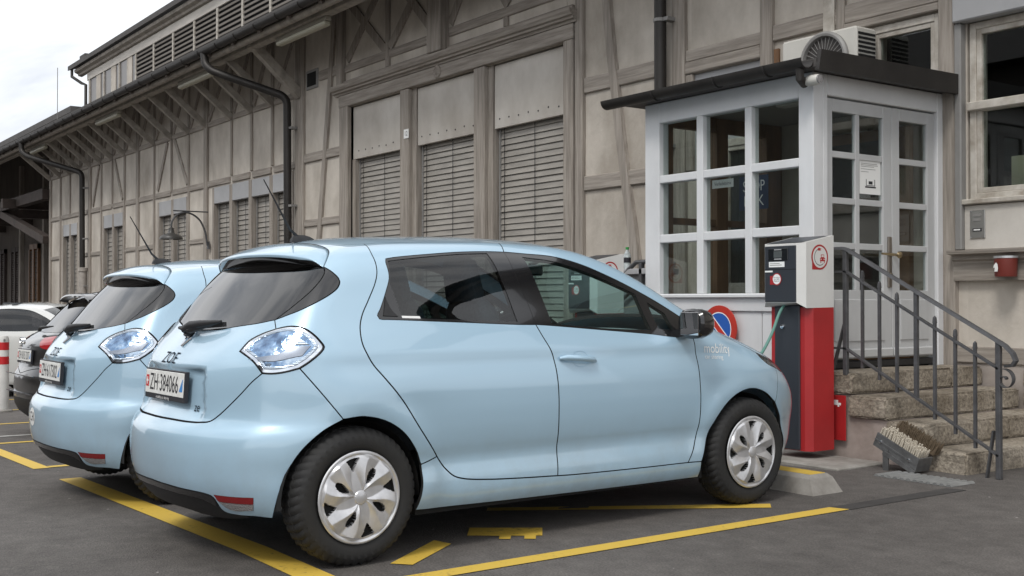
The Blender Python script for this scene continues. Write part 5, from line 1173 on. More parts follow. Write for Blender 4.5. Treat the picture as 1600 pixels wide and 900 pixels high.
# ------------------------------------------------------------------ charging posts
cwhite = mat('charger_white', (.66, .65, .62), .4, noise=((3, 3, 3), .07, 5, None)); cred = mat('charger_red', (.40, .020, .022), .42, noise=((3, 3, 3), .15, 5, None)); cdark = mat('charger_anthracite', (.028, .032, .040), .38)
screen = mat('dark_screen', (.012, .014, .016), .1)
def charger():
    o = thing('charging_post', '', 'charger')
    W, D = .40, .36                      # x: -W..0, y: 0..D (front faces -y), z up
    # pedestal
    q = MB(); q.prism([(-W+.035, .085), (-W+.035, D), (-.001, D), (-.001, .13), (-.045, .085)], 'z', .04, 1.105); q.build('pedestal', cred, o, False, False)
    MB().box(-W+.075, -.085, .070, .2, .045, 1.12, .006).build('pedestal_door', cdark, o, False, False)
    MB().lathe([(0, -.016), (.016, -.014), (.018, 0)], (-.24, .07, .96), 'y', 14).build('lock', chrome, o, True, False)
    # head: sloping top, chamfered front corners, undercut base
    zt0, zt1 = 1.575, 1.645
    prof = [(-W, .05), (-W, D), (0, D), (0, .05), (-.05, .0), (-W+.05, .0)]
    def ztop(y): return zt0+(zt1-zt0)*y/D
    lowz = [1.105, 1.105, 1.105, 1.10, 1.14, 1.14]
    v = [(x, y, lowz[i]) for i, (x, y) in enumerate(prof)]+[(x, y, ztop(y)) for x, y in prof]; k = 6
    q = MB(); q.add(v, [tuple(range(k-1, -1, -1)), tuple(range(k, 2*k))]+[(i, (i+1) % k, (i+1) % k+k, i+k) for i in range(k)]); h = q.build('head', cwhite, o, False, False)
    MB().box(-W+.05, -.05, -.008, .02, 1.145, ztop(0)-.012, .004).build('front_panel', cdark, h, False, False)
    q = MB(); q.add([(-W+.03, .03, ztop(.03)+.003), (-.03, .03, ztop(.03)+.003), (-.03, D-.02, ztop(D-.02)+.003), (-W+.03, D-.02, ztop(D-.02)+.003)], [(0, 1, 2, 3)]); q.build('top_cover', cdark, h, False, False, False)
    MB().box(-W+.05, -.05, -.0095, -.008, 1.385, 1.389).build('panel_joint', dark, h, False, False)
    s_ = MB().box(-.31, -.12, -.014, -.008, 1.455, 1.545, .004).build('display', screen, h, False, False); MB().box(-.255, -.175, -.0155, -.014, 1.475, 1.525, .002).build('screen', mat('lcd', (.09, .10, .10), .1), s_, False, False)
    for z in (1.465, 1.535): MB().box(-.25, -.18, -.0155, -.014, z-.004, z+.004).build('print', boxm, s_, False, False)
    n_ = MB().box(-.305, -.155, -.0105, -.008, 1.405, 1.445).build('notice', whitep, h, False, False); MB().box(-.295, -.2, -.0112, -.0105, 1.430, 1.4345).build('print', guide, n_, False, False); MB().box(-.295, -.18, -.0112, -.0105, 1.418, 1.4225).build('print', guide, n_, False, False)
    MB().box(-.345, -.27, -.0105, -.008, 1.368, 1.380).build('notice', whitep, h, False, False)
    def disc(n__, c, r, m, par, ax, off, seg=32):
        q = MB(); pts = [(c[0]+r*math.cos(2*math.pi*i/seg), c[1]+r*math.sin(2*math.pi*i/seg)) for i in range(seg)]
        q.add([(p[0], off, p[1]) if ax == 'y' else (off, p[0], p[1]) for p in pts], [tuple(range(seg)) if ax == 'y' else tuple(range(seg))]); return q.build(n__, m, par, False, False, False)
    # round sticker on the front
    st_ = MB().box(-.295, -.235, -.0102, -.0092, 1.275, 1.34).build('sticker', cred, h, False, False); disc('sticker_disc', (-.228, 1.315), .046, cred, st_, 'y', -.0112); disc('sticker_disc', (-.228, 1.315), .038, whitep, st_, 'y', -.0117)
    for i, (tx, zz) in enumerate((('Wir fahren', 1.327), ('mit 100%', 1.314), ('Ökostrom', 1.301))): text_obj('print', tx, .014, blackp, st_, frame_m((-.228, -.0122, zz), (1, 0, 0), (0, 0, 1)))
    # emblem on the right-hand side: red ring, plug cable and little car
    e = MB().box(.0005, .0012, .115, .20, 1.385, 1.47).build('emblem', cred, h, False, False); cy, cz = .20, 1.478
    disc('emblem_ring', (cy, cz), .094, cred, e, 'x', .0018, 40); disc('emblem_field', (cy, cz), .080, cwhite, e, 'x', .0023, 40)
    q = MB(); arc = [(math.radians(100+210*t)) for t in np.linspace(0, 1, 24)]
    q.add([(.0028, cy+rr_*math.cos(a), cz+rr_*math.sin(a)) for a in arc for rr_ in (.058, .063)], [(2*i, 2*i+1, 2*i+3, 2*i+2) for i in range(23)]); q.build('print', blackp, e, False, False, False)
    q = MB(); q.box(.0026, .0030, cy+.002, cy+.058, cz-.030, cz-.004).box(.0026, .0030, cy+.012, cy+.048, cz-.004, cz+.020).box(.0026, .0030, cy+.006, cy+.014, cz-.044, cz-.030).box(.0026, .0030, cy+.046, cy+.054, cz-.044, cz-.030); q.build('print', cred, e, False, False); MB().box(.0026, .0030, cy-.022, cy+.006, cz+.048, cz+.068).box(.0027, .0029, cy+.005, cy+.016, cz+.051, cz+.055).box(.0027, .0029, cy+.005, cy+.016, cz+.061, cz+.065).build('print', cred, e, False, False)
    for a_ in ((cy+.018, cy+.042, cz+.001, cz+.015), (cy+.008, cy+.018, cz-.020, cz-.012), (cy+.042, cy+.052, cz-.020, cz-.012)): MB().box(.0031, .0034, *a_).build('print', cwhite, e, False, False)
    return o
ch1 = charger(); ch1['label'] = 'red and white charging post beside the stair railing'; ch1.location = (-5.615, 6.60, .035); ch1['group'] = 'charging posts'
ch2 = copy_tree(ch1); ch2['label'] = 'red and white charging post behind the parked blue car'; ch2.location = (-7.95, 6.55, gz(-7.95)+.035)
conc = mat('old_concrete', (.30, .285, .26), .9, noise=((5, 5, 5), .3, 8, (.19, .175, .155)), bump=((22, 22, 22), .5, 6))
for k, (x, lab) in enumerate(((-5.615, 'concrete base slab of the charging post by the stairs'), (-7.95, 'concrete base slab of the charging post behind the car'))):
    z = gz(x-.2); o = MB().box(x-.50, x+.40, 6.50, 7.03, z-.1, z+.034, .012).build('base_slab', conc); tag(o, lab, 'slab')
# charging cable: from the post to the socket in the nose of the car
q = MB(); pts = [(-5.83, 6.66, 1.16), (-5.825, 6.60, 1.10), (-5.81, 6.50, .95), (-5.79, 6.36, .80), (-5.74, 6.16, .69), (-5.67, 5.96, .66), (-5.60, 5.83, .70), (-5.55, 5.76, .72)]
P3 = crom(pts, .03); q.tube([tuple(p) for p in P3], .0115, 9); cb_ = q.build('charging_cable', mat('green_cable', (.10, .23, .19), .5), None, True); tag(cb_, 'green charging cable running from the charging post to the car nose', 'cable')
# wheel stop
def wheelstop(x, y, lab):
    o = thing('wheel_stop', lab, 'wheel stop', (x, y, gz(x)), 0, 'concrete wheel stops'); z = gz(x); q = MB()
    # length along x, sloping sides
    L2, b0, b1, h = .30, .15, .075, .115
    vs = [(sx*(L2+e), sy*w, zz) for zz, w, e in ((-.02, b0, .06), (h*.8, b1+.03, .0), (h, b1, -.02)) for sx, sy in ((-1, -1), (1, -1), (1, 1), (-1, 1))]
    fs = [(3, 2, 1, 0), (8, 9, 10, 11)]+[(r_*4+i, r_*4+(i+1) % 4, r_*4+4+(i+1) % 4, r_*4+4+i) for r_ in (0, 1) for i in range(4)]
    q.add([(x+a, y+b, z+c) for a, b, c in vs], fs); q.build('block', conc, o); MB().box(x-.27, x+.27, y-b1+.006, y+b1-.006, z+h-.002, z+h+.0025).build('painted_top', yel, o)
    return o
wheelstop(-4.98, 5.68, 'pale concrete wheel stop with yellow top at the blue car front wheel'); wheelstop(-7.2, 5.72, 'concrete wheel stop under the far blue car nose')
# red tow-away plate on the stair base
o = MB().box(-5.80, -5.575, 7.045, 7.05, .135, .475, .002).build('tow_sign', cred); tag(o, 'red metal sign with white tow-truck symbol under the steps', 'sign')
q = MB(); q.box(-5.72, -5.62, 7.0435, 7.0445, .40, .418).box(-5.69, -5.645, 7.0435, 7.0445, .418, .438).box(-5.70, -5.685, 7.0433, 7.0443, .388, .40).box(-5.65, -5.635, 7.0433, 7.0443, .388, .40); q.build('print', whitep, o); q = MB().box(-5.76, -5.735, 7.0435, 7.0445, .41, .45).box(-5.737, -5.72, 7.0436, 7.0444, .435, .445); q.build('print', whitep, o); MB().box(-5.79, -5.74, 7.0435, 7.0445, .23, .245).build('print', whitep, o)
# no-parking disc on the porch wall
o = thing('no_parking_sign', 'round red and blue no-parking sign on the white porch wall', 'sign', (-6.9, 7.07, .95))
def disc_y(n_, r0, r1, y, m, par):
    s_ = 40; v = []; 
    for i in range(s_):
        a = 2*math.pi*i/s_; v += [(-6.9+r0*math.cos(a), y, .95+r0*math.sin(a)), (-6.9+r1*math.cos(a), y, .95+r1*math.sin(a))]
    f = [(2*i, 2*((i+1) % s_), 2*((i+1) % s_)+1, 2*i+1) for i in range(s_)]; q = MB(); q.add(v, f); return q.build(n_, m, par)
MB().lathe([(.0, 0), (.2, 0), (.2, .012), (0, .012)], (-6.9, 7.06, .95), 'y', 40).build('plate', mat('sign_red', (.50, .035, .02), .4, noise=((8, 8, 8), .2, 5, None)), o); disc_y('blue_field', .001, .135, 7.0585, mat('sign_blue', (.02, .10, .40), .4), o); disc_y('white_rim', .135, .143, 7.0585, whitep, o)
MB().beam((-7.0, 7.0575, 1.05), (-6.8, 7.0575, .85), .045, .002, (0, 1, 0)).build('bar', MATS['sign_red'], o); MB().beam((-7.0, 7.0579, 1.05), (-6.8, 7.0579, .85), .060, .002, (0, 1, 0)).build('bar_rim', whitep, o)
# boot brush and its tray
bb = thing('boot_brush', 'boot scraper brush with pale bristles on a steel stand by the steps', 'brush', (-4.95, 6.78, 0))
stl = mat('galvanised_steel', (.20, .20, .20), .5, .7, noise=((14, 14, 14), .3, 5, None)); bris = mat('pale_bristles', (.48, .43, .35), .9); coir = mat('brown_bristles', (.13, .095, .06), .95)
A, Bq = Vector((-5.13, 6.88, .215)), Vector((-4.80, 6.88, .065)); dd = (Bq-A).normalized(); nn = Vector((-dd.z, 0, dd.x)); nn = nn if nn.z > 0 else -nn
q = MB(); q.beam(A+Vector((0, -.07, 0)), Bq+Vector((0, -.07, 0)), .012, .10, nn).beam(A, Bq, .16, .012, nn); q.beam(Bq+nn*.0, Bq+nn*.001+dd*.012, .16, .10, nn); q.build('brush_holder', stl, bb)
q = MB(); rb = random.Random(3)
for i in range(20):
    for j in range(6):
        p = A+dd*(.015+.017*i)+Vector((0, -.055+j*.022, 0))+nn*.01; e = p+nn*(.085+rb.uniform(-.008, .006))+Vector((rb.uniform(-.007, .007), rb.uniform(-.007, .007), 0)); q.tube([p, e], [.0075, .006], 5)
q.build('bristles', bris, bb)['kind'] = 'stuff'
q = MB(); A2 = A+Vector((.03, .10, .045)); 
for i in range(46):
    for j in range(7):
        p = A2+dd*(.005+.0075*i)+Vector((0, j*.010, 0)); e = p+nn*(.075+rb.uniform(-.012, .016))+Vector((rb.uniform(-.012, .012), .012+rb.uniform(-.012, .016), 0)); q.tube([p, e], [.004, .0025], 4)
q.build('side_bristles', coir, bb)['kind'] = 'stuff'
MB().beam(A+dd*.10+Vector((0, -.08, -.03)), A+dd*.10+Vector((0, -.08, -.175)), .012, .045, (1, 0, 0)).beam(A+dd*.08+Vector((0, -.085, -.055)), Bq+Vector((0, -.085, -.055)), .012, .03, nn).build('stand', stl, bb)
for t_ in (.05, .30):
    MB().lathe([(0, -.008), (.012, -.006), (.014, 0)], tuple(A+dd*t_+Vector((0, -.077, .0))), 'y', 10).build('bolt', chrome, bb)
q = MB()
for i in range(12):
    x0 = -4.93+i*.050; q.prism([(x0, .004), (x0+.012, .016), (x0+.030, .016), (x0+.042, .004), (x0+.042, .001), (x0, .001)], 'y', 6.52, 6.78)
tr = q.build('scraper_tray', mat('zinc_sheet', (.36, .365, .36), .5, .6, noise=((10, 10, 10), .25, 5, None))); tag(tr, 'corrugated zinc tray lying in front of the boot brush', 'tray')
# air conditioner on the porch roof
ac = thing('air_conditioner', 'white air conditioner unit with round fan on the porch roof', 'air conditioner', (-7.04, 8.65, 3.05)); acm = mat('ac_white', (.56, .545, .50), .45, noise=((2, 2, 2), .1, 5, None))
MB().box(-7.47, -6.60, 8.50, 8.80, 3.07, 3.675, .02).build('case', acm, ac)
MB().lathe([(.275, .0), (.275, -.03), (.255, -.045), (.235, -.04), (.225, -.005)], (-6.95, 8.50, 3.40), 'y', 36).build('fan_ring', guide, ac, True); MB().lathe([(.225, -.004), (0, -.004)], (-6.95, 8.50, 3.40), 'y', 36).build('fan_grille', mat('grille_dark', (.05, .045, .042), .6), ac)
MB().lathe([(.085, -.02), (.06, -.035), (0, -.038)], (-6.95, 8.50, 3.40), 'y', 24).build('fan_hub', boxm, ac, True)
q = MB()
for i in range(30):
    a = 2*math.pi*i/30; q.beam((-6.95+.085*math.cos(a), 8.483, 3.40+.085*math.sin(a)), (-6.95+.225*math.cos(a), 8.483, 3.40+.225*math.sin(a)), .004, .004, (0, 1, 0))
q.build('fan_spokes', guide, ac)
for i in range(12):
    z = 3.16+i*.04; MB().box(-6.6005, -6.594, 8.53, 8.77, z, z+.022).build('vent_slot', dark, ac)
MB().box(-7.4, -6.7, 8.52, 8.75, 3.045, 3.07).build('foot', guide, ac)
# security floodlight at the porch corner
fl = thing('flood_light', 'small white floodlight bracketed at the porch roof corner', 'lamp', (-5.88, 7.0, 2.88)); MB().tube([(-5.95, 7.06, 2.90), (-5.90, 6.98, 2.90)], .02, 8).build('bracket', pipem, fl, True)
MB().lathe([(0, -.06), (.036, -.058), (.042, -.03), (.04, .05), (.028, .065), (0, .066)], (-5.83, 6.99, 2.885), 'x', 16).build('housing', acm, fl, True); MB().lathe([(0, .072), (.032, .07), (.034, .055)], (-5.83, 6.99, 2.885), 'x', 16).build('lens', clearlens, fl, True)
# intercom, ashtray, wall lamp, bollard, bottle
ic = thing('intercom', 'steel intercom panel below the right window', 'intercom', (-5.60, 8.80, 1.83)); MB().box(-5.675, -5.535, 8.808, 8.82, 1.715, 1.955, .004).build('plate', mat('brushed_steel', (.40, .39, .37), .4, .8), ic); MB().box(-5.64, -5.57, 8.804, 8.808, 1.90, 1.925).box(-5.64, -5.57, 8.804, 8.808, 1.862, 1.887).build('speaker_grille', guide, ic); MB().box(-5.645, -5.565, 8.802, 8.808, 1.775, 1.80).build('name_strip', blackp, ic); MB().box(-5.635, -5.575, 8.8005, 8.802, 1.782, 1.793).build('name_card', whitep, ic)
for x, z in ((-5.665, 1.945), (-5.545, 1.945), (-5.665, 1.725), (-5.545, 1.725)): MB().lathe([(0, -.004), (.005, -.003), (.006, 0)], (x, 8.808, z), 'y', 8).build('screw', chrome, ic)
ash = thing('wall_ashtray', 'dark red round wall ashtray with steel rim', 'ashtray', (-5.27, 8.72, 1.38)); MB().lathe([(0, 0), (.082, .0), (.086, .01), (.09, .15), (.08, .15), (.078, .02)], (-5.27, 8.68, 1.385), 'z', 24).build('bowl', mat('oxide_red', (.17, .028, .02), .45), ash, True); MB().lathe([(.088, .148), (.094, .150), (.094, .168), (.080, .168), (.080, .150)], (-5.27, 8.68, 1.385), 'z', 24).build('rim', silver, ash, True); MB().box(-5.30, -5.24, 8.76, 8.84, 1.42, 1.5).build('bracket', iron, ash)
q = MB(); q.prism([(-5.312, 1.425), (-5.285, 1.425), (-5.280, 1.45), (-5.285, 1.485), (-5.298, 1.50), (-5.318, 1.475), (-5.322, 1.455), (-5.308, 1.458)], 'y', 8.583, 8.5835); q.build('print', whitep, ash)
wl = thing('wall_lamp', 'old gooseneck wall lamp with dark enamel shade beside the blinds', 'lamp', (-23.4, 8.76, 2.4)); X = -23.42
arc = crom([(X, 8.78, 2.36), (X, 8.74, 2.62), (X, 8.60, 2.90), (X, 8.36, 3.03), (X, 8.14, 2.98), (X, 8.03, 2.84), (X, 8.01, 2.66)], .05); MB().tube([tuple(p) for p in arc], .020, 8).build('arm', iron, wl, True); MB().tube([(X, 8.80, 3.06), (X, 8.05, 3.06)], .014, 8).build('stay', iron, wl)
MB().lathe([(.03, .20), (.055, .18), (.06, .10), (.085, .07), (.20, .03), (.235, -.02), (.235, -.05), (.22, -.05), (.19, .0), (.05, .03)], (X, 8.01, 2.51), 'z', 24).build('shade', mat('dark_enamel', (.055, .052, .048), .4), wl, True); MB().lathe([(0, -.06), (.04, -.04), (.05, .0), (.03, .05)], (X, 8.01, 2.50), 'z', 14).build('bulb', whitep, wl, True); MB().box(X-.05, X+.05, 8.79, 8.815, 2.28, 2.44).build('wall_plate', iron, wl)
bo = thing('bollard', 'white bollard with two red bands in front of the white car', 'bollard', (-15.95, 3.25, gz(-15.95))); zb = gz(-15.95); bxy = (-15.95, 3.25)
MB().lathe([(.075, zb), (.075, zb+.94), (.06, zb+.98), (0, zb+.985)], (*bxy, 0), 'z', 20).build('post', mat('bollard_white', (.62, .61, .58), .5, noise=((6, 6, 6), .15, 5, None)), bo, True)
for z in (.615, .80): MB().lathe([(.0765, zb+z), (.0765, zb+z+.10)], (*bxy, 0), 'z', 20).build('red_band', redp, bo, True)
MB().lathe([(.12, zb), (.12, zb+.02), (.08, zb+.03)], (*bxy, 0), 'z', 20).build('foot', conc, bo); MB().tube([(bxy[0]-.10, bxy[1], zb+.93), (bxy[0]+.10, bxy[1], zb+.93)], .014, 8).build('eyelet', guide, bo)
bt = thing('plastic_bottle', 'clear plastic bottle with green cap on the ledge beside the porch', 'bottle', (-8.46, 7.4, 1.50)); MB().lathe([(0, 1.50), (.033, 1.50), (.036, 1.53), (.034, 1.57), (.036, 1.62), (.034, 1.64), (.014, 1.675), (.014, 1.69)], (-8.46, 7.4, 0), 'z', 16).build('body', mat('bottle_plastic', (.55, .60, .60), .15, noise=((30, 30, 30), .4, 2, None)), bt, True); MB().lathe([(.0165, 1.688), (.0165, 1.712), (0, 1.713)], (-8.46, 7.4, 0), 'z', 14).build('cap', mat('green_cap', (.03, .30, .06), .4), bt, True); MB().lathe([(.0365, 1.56), (.0365, 1.61)], (-8.46, 7.4, 0), 'z', 16).build('band', blackp, bt)
pd = MB().box(-8.75, -8.05, 7.28, 7.7, 1.44, 1.495, .006).box(-8.7, -8.1, 7.34, 7.66, gz(-8.4), 1.44).build('utility_box', boxm); tag(pd, 'grey utility box beside the porch under the bottle', 'cabinet')
# ------------------------------------------------------------------ cars
car1 = zoe(); car1['label'] = 'pale blue hatchback plated ZH 384066 plugged in at the charging post'
car1.location = (-5.42874, 2.401283, 0); car1.rotation_euler = (0, 0, math.pi/2+.02405); car1['group'] = 'blue hatchbacks'
car2 = copy_tree(car1); car2['label'] = 'pale blue hatchback plated ZH 617302 parked next to the dark car'
car2.location = (-7.66, 2.418, gz(-7.66)+.004); car2.rotation_euler = (0, 0, math.pi/2+.006)
plate(car1, 'ZH·384066'); plate(car2, 'ZH·617302')
# oval country sticker on the second car
_q = ZB.out((.4, 0, .5), [[-1.04, .12, .0]]); _nn = ZB.nrm(_q)[0]; _c = _q[0]+_nn*.002
ex = np.cross((0, 0, 1), _nn); ex /= np.linalg.norm(ex)
st = []
for rr_ in (0, 1):
    st += [tuple(ZB.out((.4, 0, .5), [(_c+ex*.085*rr_*math.cos(a)+np.array((0, 0, 1))*.058*rr_*math.sin(a))*1.0-np.array((.4, 0, .5))])[0]+_nn*.0015) for a in np.linspace(0, 2*math.pi, 28, endpoint=False)]
cs = obj('country_sticker', st, [(i, 28+i, 28+(i+1) % 28, (i+1) % 28) for i in range(28)], whitep, car2, False, None, False)
text_obj('print', 'CH', .085, blackp, cs, frame_m(tuple(_c+_nn*.001), tuple(ex), (0, 0, 1)), proj=(lambda q: Vector(tuple(ZB.out((.4, 0, .5), [[q.x-.4, q.y, q.z-.5]])[0]+_nn*.003))))

def simple_car(name, label, col_m, B, lamps, platetxt=None, dims=None):
    """plainer hatchback on the same kind of surface: for the two cars further down the row"""
    c = thing(name, label, 'car'); d = dims
    xb, zg0, zg1 = d['xb'], d['zg0'], d['zg1']     # rear glass foot/top
    GB = [(xb[0], 0, zg0), (xb[0]+.03, -.35, zg0+.005), (xb[0]+.10, -.56, zg0+.02)]; GT = [(xb[1], 0, zg1), (xb[1]+.02, -.3, zg1-.005), (xb[1]+.06, -.50, zg1-.03)]
    Gs = [GB[-1], GT[-1]]
    panel(B, 'rear_window', [GB, Gs, flipseg(GT), [GT[0], GB[0]]], (.9, 0, .9), (-1, 0, .4), d.get('glass', rglass), c, half=True, off=-.002, inset=.003, flange=.004, sp=.06, bs=.03)
    wl_ = B.WB; zs = d['belt']
    bot = [(-.40, -.75, .26), (-.37, -.8, .4)]
    arc0 = [(.365*math.cos(a), -.85, .31+.365*math.sin(a)) for a in np.linspace(math.radians(195), math.radians(-15), 12)]
    arc1 = [(x+wl_, y, z) for x, y, z in arc0]
    win = [(.10, -.75, zs+.02), (.22, -.68, d['wt']-.03), (.75, -.63, d['wt']), (1.25, -.63, d['wt']-.01), (1.62, -.68, d['wt']-.12), (2.05, -.77, zs+.03)]; wb = [win[-1], (1.1, -.79, zs), win[0]]
    # side skin with wheel arches, window left open
    eps = [(-.36, -.80, .215)]
    side = [arc0, [arc0[-1], (wl_*.5, -.83, .20), arc1[0]], arc1, [arc1[-1], (wl_+.42, -.78, .25), (wl_+.40, -.76, .60), (wl_+.30, -.74, d['hood'])], [(wl_+.30, -.74, d['hood']), (2.40, -.72, d['hood2']), (1.95, -.64, d['wt']-.17), (1.5, -.55, d['wt']+.02), (.9, -.50, d['wt']+.055), (.2, -.50, d['wt']+.02), GT[-1]], [GT[-1], GB[-1]], [GB[-1], (-.33, -.68, .95), (-.30, -.76, .80), (-.30, -.78, .62), arc0[0]]]
    panel(B, 'side_panel', side, (1.1, 0, .75), (0, -1, 0), col_m, c, mirror=True, holes=[[win, wb]], sp=.07, bs=.04)
    panel(B, 'side_window', [win, wb], (1.1, 0, .9), (0, -1, 0), tglass, c, mirror=True, off=-.006, inset=-.003, flange=0, sp=.07, bs=.04)
    Lr = [GB[-1], (-.33, -.68, .95), (-.30, -.76, .80), (-.30, -.78, .62)]
    bm = [(B.XR(.62)*1., 0, .62), (-.50, -.45, .62), (-.30, -.78, .62)]
    panel(B, 'tailgate', [GB, Lr, flipseg(bm), [bm[0], GB[0]]], (.6, 0, .75), (-1, 0, 0), col_m, c, half=True, sp=.06, bs=.03)
    panel(B, 'rear_bumper', [bm, [(-.30, -.78, .62), arc0[0]], [arc0[0], (-.40, -.70, .24), (-.5, -.4, .24), (B.XR(.24)*1., 0, .24)], [(B.XR(.24)*1., 0, .24), bm[0]]], (.6, 0, .5), (-1, 0, 0), col_m, c, half=True, sp=.06, bs=.03)
    panel(B, 'lower_bumper', [[(B.XR(.38)*1., 0, .38), (-.5, -.5, .38), (-.37, -.77, .36)], [(-.37, -.77, .36), (-.38, -.70, .22)], [(-.38, -.70, .22), (-.5, -.4, .20), (B.XR(.2)*1., 0, .20)], [(B.XR(.2)*1., 0, .20), (B.XR(.38)*1., 0, .38)]], (.6, 0, .5), (-1, 0, 0), rub, c, half=True, sp=.08, bs=.04, off=.006)
    panel(B, 'roof', [[GT[0], GT[1], GT[2]], [GT[-1], (.2, -.50, d['wt']+.02), (.9, -.50, d['wt']+.055), (1.5, -.55, d['wt']+.02)], [(1.5, -.55, d['wt']+.02), (1.5, 0, d['wt']+.06)], [(1.5, 0, d['wt']+.06), GT[0]]], (.7, 0, .7), (0, 0, 1), col_m, c, half=True, sp=.08, bs=.04)
    panel(B, 'windscreen', [[(1.5, -.55, d['wt']+.02), (1.95, -.64, d['wt']-.17), (2.40, -.72, d['hood2'])], [(2.40, -.72, d['hood2']), (2.45, 0, d['hood2']+.03)], [(2.45, 0, d['hood2']+.03), (1.5, 0, d['wt']+.06)], [(1.5, 0, d['wt']+.06), (1.5, -.55, d['wt']+.02)]], (1.3, 0, .5), (.5, 0, 1), cglass, c, half=True, sp=.08, bs=.04, flange=0)
    panel(B, 'hood', [[(2.40, -.72, d['hood2']), (wl_+.30, -.74, d['hood'])], [(wl_+.30, -.74, d['hood']), (wl_+.6, -.4, .72), (wl_+.68, 0, .72)], [(wl_+.68, 0, .72), (2.45, 0, d['hood2']+.03)], [(2.45, 0, d['hood2']+.03), (2.40, -.72, d['hood2'])]], (2.4, 0, .3), (.2, 0, 1), col_m, c, half=True, sp=.09, bs=.05)
    panel(B, 'front_bumper', [[(wl_+.30, -.74, d['hood']), (wl_+.40, -.76, .60), (wl_+.42, -.78, .25)], [(wl_+.42, -.78, .25), (wl_+.65, -.3, .22), (wl_+.68, 0, .22)], [(wl_+.68, 0, .22), (wl_+.68, 0, .72)], [(wl_+.68, 0, .72), (wl_+.6, -.4, .72), (wl_+.30, -.74, d['hood'])]], (2.2, 0, .5), (1, 0, 0), col_m, c, half=True, sp=.09, bs=.05)
    if lamps == 'rear':
        tl = [[(-.56, -.27, .965), (-.40, -.62, .995), (-.24, -.76, .985)], [(-.24, -.76, .985), (-.20, -.79, .93)], [(-.20, -.79, .93), (-.33, -.73, .84), (-.42, -.62, .83)], [(-.42, -.62, .83), (-.54, -.33, .86), (-.56, -.27, .965)]]
        t = panel(B, 'tail_lamp', tl, (.3, 0, .85), (-.7, -.7, 0), mat('tail_red', (.35, .012, .016), .12, 0, .5, .8), c, off=.004, inset=0, flange=.012, sp=.04, mirror=True)
        mb = MB(); sp_ = [[(B.ZT(0)*0+xb[1]-dx, y*k_, zg1+dz-.05*(y/.5)**4) for y in np.linspace(-.52, .52, 21)] for dx, dz, k_ in ((-.03, .035, 1), (.03, .045, 1), (.10, .030, .98), (.11, .012, .97), (.02, .0, .97))]
        mb.add(*loft(sp_)); mb.build('spoiler', col_m, c, True, False)
        mb = MB(); mb.tube([(xb[0]-.03, .03, zg0+.01), (xb[0]-.035, -.02, zg0+.03), (xb[0]+.01, -.30, zg0+.05)], [.02, .02, .006], 8); mb.build('rear_wiper', rub, c, True, False)
        q = MB(); xe = B.XR(.93)-.012
        for k_ in range(4): q.tube([(xe, .14-.045*k_-.032+.032*math.cos(a), .945+.032*math.sin(a)) for a in np.linspace(0, 2*math.pi, 17)], .0055, 6, False)
        q.build('emblem', chrome, c, True, False); q = MB(); q.box(xe-.002, xe+.004, .03, .14, .885, .899); q.build('model_badge', chrome, c, False, False)
        q = MB().box(B.XR(.55)-.006, B.XR(.55)+.01, -.50, .50, .605, .612); q.build('bumper_trim', chrome, c, False, False)
        MB().box(B.XR(.43)-.008, B.XR(.43)+.02, -.46, .46, .425, .434).build('bumper_trim', chrome_d, c, False, False)
    for i, wx in enumerate((0, wl_)):
        for s in (-1, 1): put_wheel(c, wx, s*.755, .3105, R(30*i+15*s), s > 0); arch_liner(c, wx, s*.80, s*.5, .31, .362)
    mb = MB(); mb.box(-.4, wl_+.5, -.49, .49, .19, .30); mb.box(.37, wl_-.37, -.78, .78, .19, .30); mb.build('underbody', dark, c, False, False)
    MB().box(-.35, 2.4, -.70, .70, .55, .60).build('cabin_floor', dark, c, False, False)
    for s in (-1, 1): make_seat(c, 1.10, s*.36, seatd, 'front_seat'); make_seat(c, .30, s*.36, seatd, 'rear_seat')
    if platetxt: plate(c, platetxt, .80, .50, .112, float(B.XR(.80))-.012)
    return c
SWs = [(.14,.74),(.19,.800),(.26,.835),(.40,.845),(.55,.855),(.70,.862),(.82,.862),(.90,.850),(.97,.825),(1.05,.785),(1.2,.725),(1.3,.68),(1.40,.62),(1.5,.56)]
PTs = [(-.8,-.10),(-.45,-.02),(-.15,0),(.3,0),(1.8,0),(2.4,-.004),(2.7,-.02),(3.0,-.06),(3.3,-.15),(3.5,-.25)]
PGs = [(-.6,-.08),(-.3,-.04),(0,-.01),(.8,0),(1.8,-.006),(2.6,-.02)]
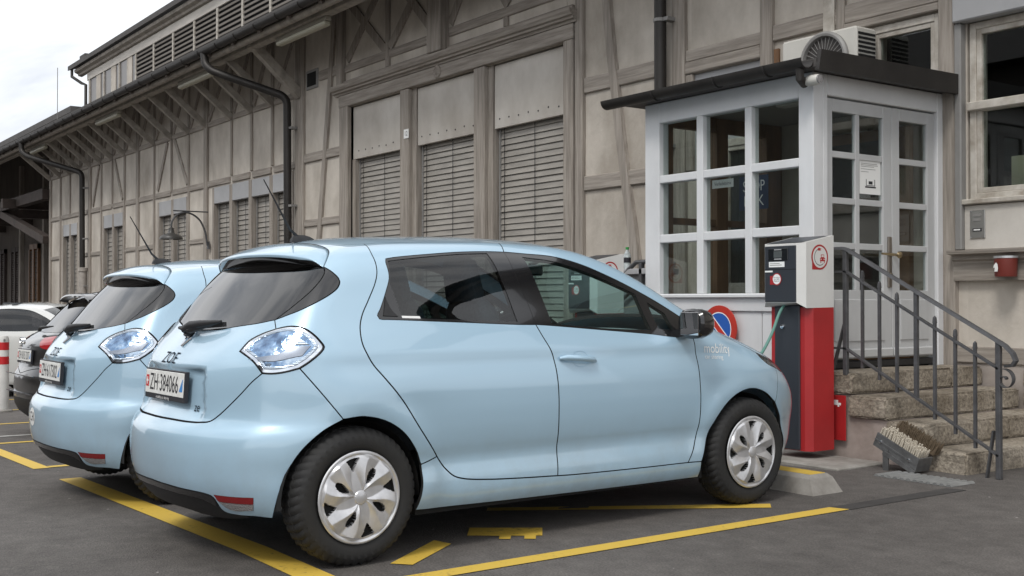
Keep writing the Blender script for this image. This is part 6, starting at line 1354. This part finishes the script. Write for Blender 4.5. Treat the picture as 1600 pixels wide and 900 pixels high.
B3 = Body(XR=[(.15,-.60),(.25,-.70),(.35,-.735),(.45,-.74),(.60,-.735),(.66,-.70),(.72,-.675),(.86,-.675),(.93,-.685),(.97,-.66),(1.05,-.58),(1.5,-.2)], XF=[(.15,3.25),(.35,3.38),(.5,3.40),(.7,3.36),(.8,3.30),(1.6,2.9)],
 ZT=[(-.8,.85),(-.62,.985),(-.54,1.01),(-.45,1.05),(-.10,1.375),(.0,1.43),(.15,1.462),(.5,1.49),(.9,1.50),(1.3,1.485),(1.6,1.415),(2.0,1.24),(2.4,1.03),(2.6,.965),(2.9,.90),(3.1,.84),(3.25,.76),(3.4,.6)], SW=SWs, PT=PTs, PG=PGs, WB=2.60, recess=False)
car3 = simple_car('dark_hatchback', 'dark grey hatchback with red tail lamp parked behind the white bollard', paint('dark_grey_paint', (.030, .029, .029), .3, .3), B3, 'rear', 'ZH 815 207', dict(xb=(-.50, -.10), zg0=1.045, zg1=1.388, belt=1.0, wt=1.388, hood=.89, hood2=1.01))
car3.location = (-12.34, 3.40, gz(-12.2)); car3.rotation_euler = (0, 0, math.pi/2+.03)
B4 = Body(XR=[(.15,-.60),(.25,-.70),(.45,-.74),(.60,-.735),(.72,-.69),(.93,-.67),(1.05,-.58),(1.5,-.2)], XF=[(.15,3.25),(.35,3.38),(.5,3.40),(.7,3.36),(.8,3.30),(1.6,2.9)],
 ZT=[(-.8,.85),(-.62,.98),(-.54,1.0),(-.45,1.04),(-.10,1.26),(.0,1.31),(.15,1.35),(.5,1.40),(.9,1.42),(1.3,1.40),(1.6,1.33),(2.0,1.17),(2.4,1.00),(2.6,.96),(2.9,.90),(3.1,.84),(3.25,.76),(3.4,.6)], SW=SWs, PT=PTs, PG=PGs, WB=2.60, recess=False)
car4 = simple_car('white_hatchback', 'white car with dark side windows standing across behind the bollard', paint('white_paint', (.60, .60, .58), 0, .3), B4, '', None, dict(xb=(-.50, -.10), zg0=1.025, zg1=1.275, belt=.985, wt=1.315, hood=.89, hood2=.985, glass=tglass))
car4.location = (-20.6, 4.0, gz(-20.6)); car4.rotation_euler = (0, 0, R(38)); car4.scale = (1, 1, 1.07)
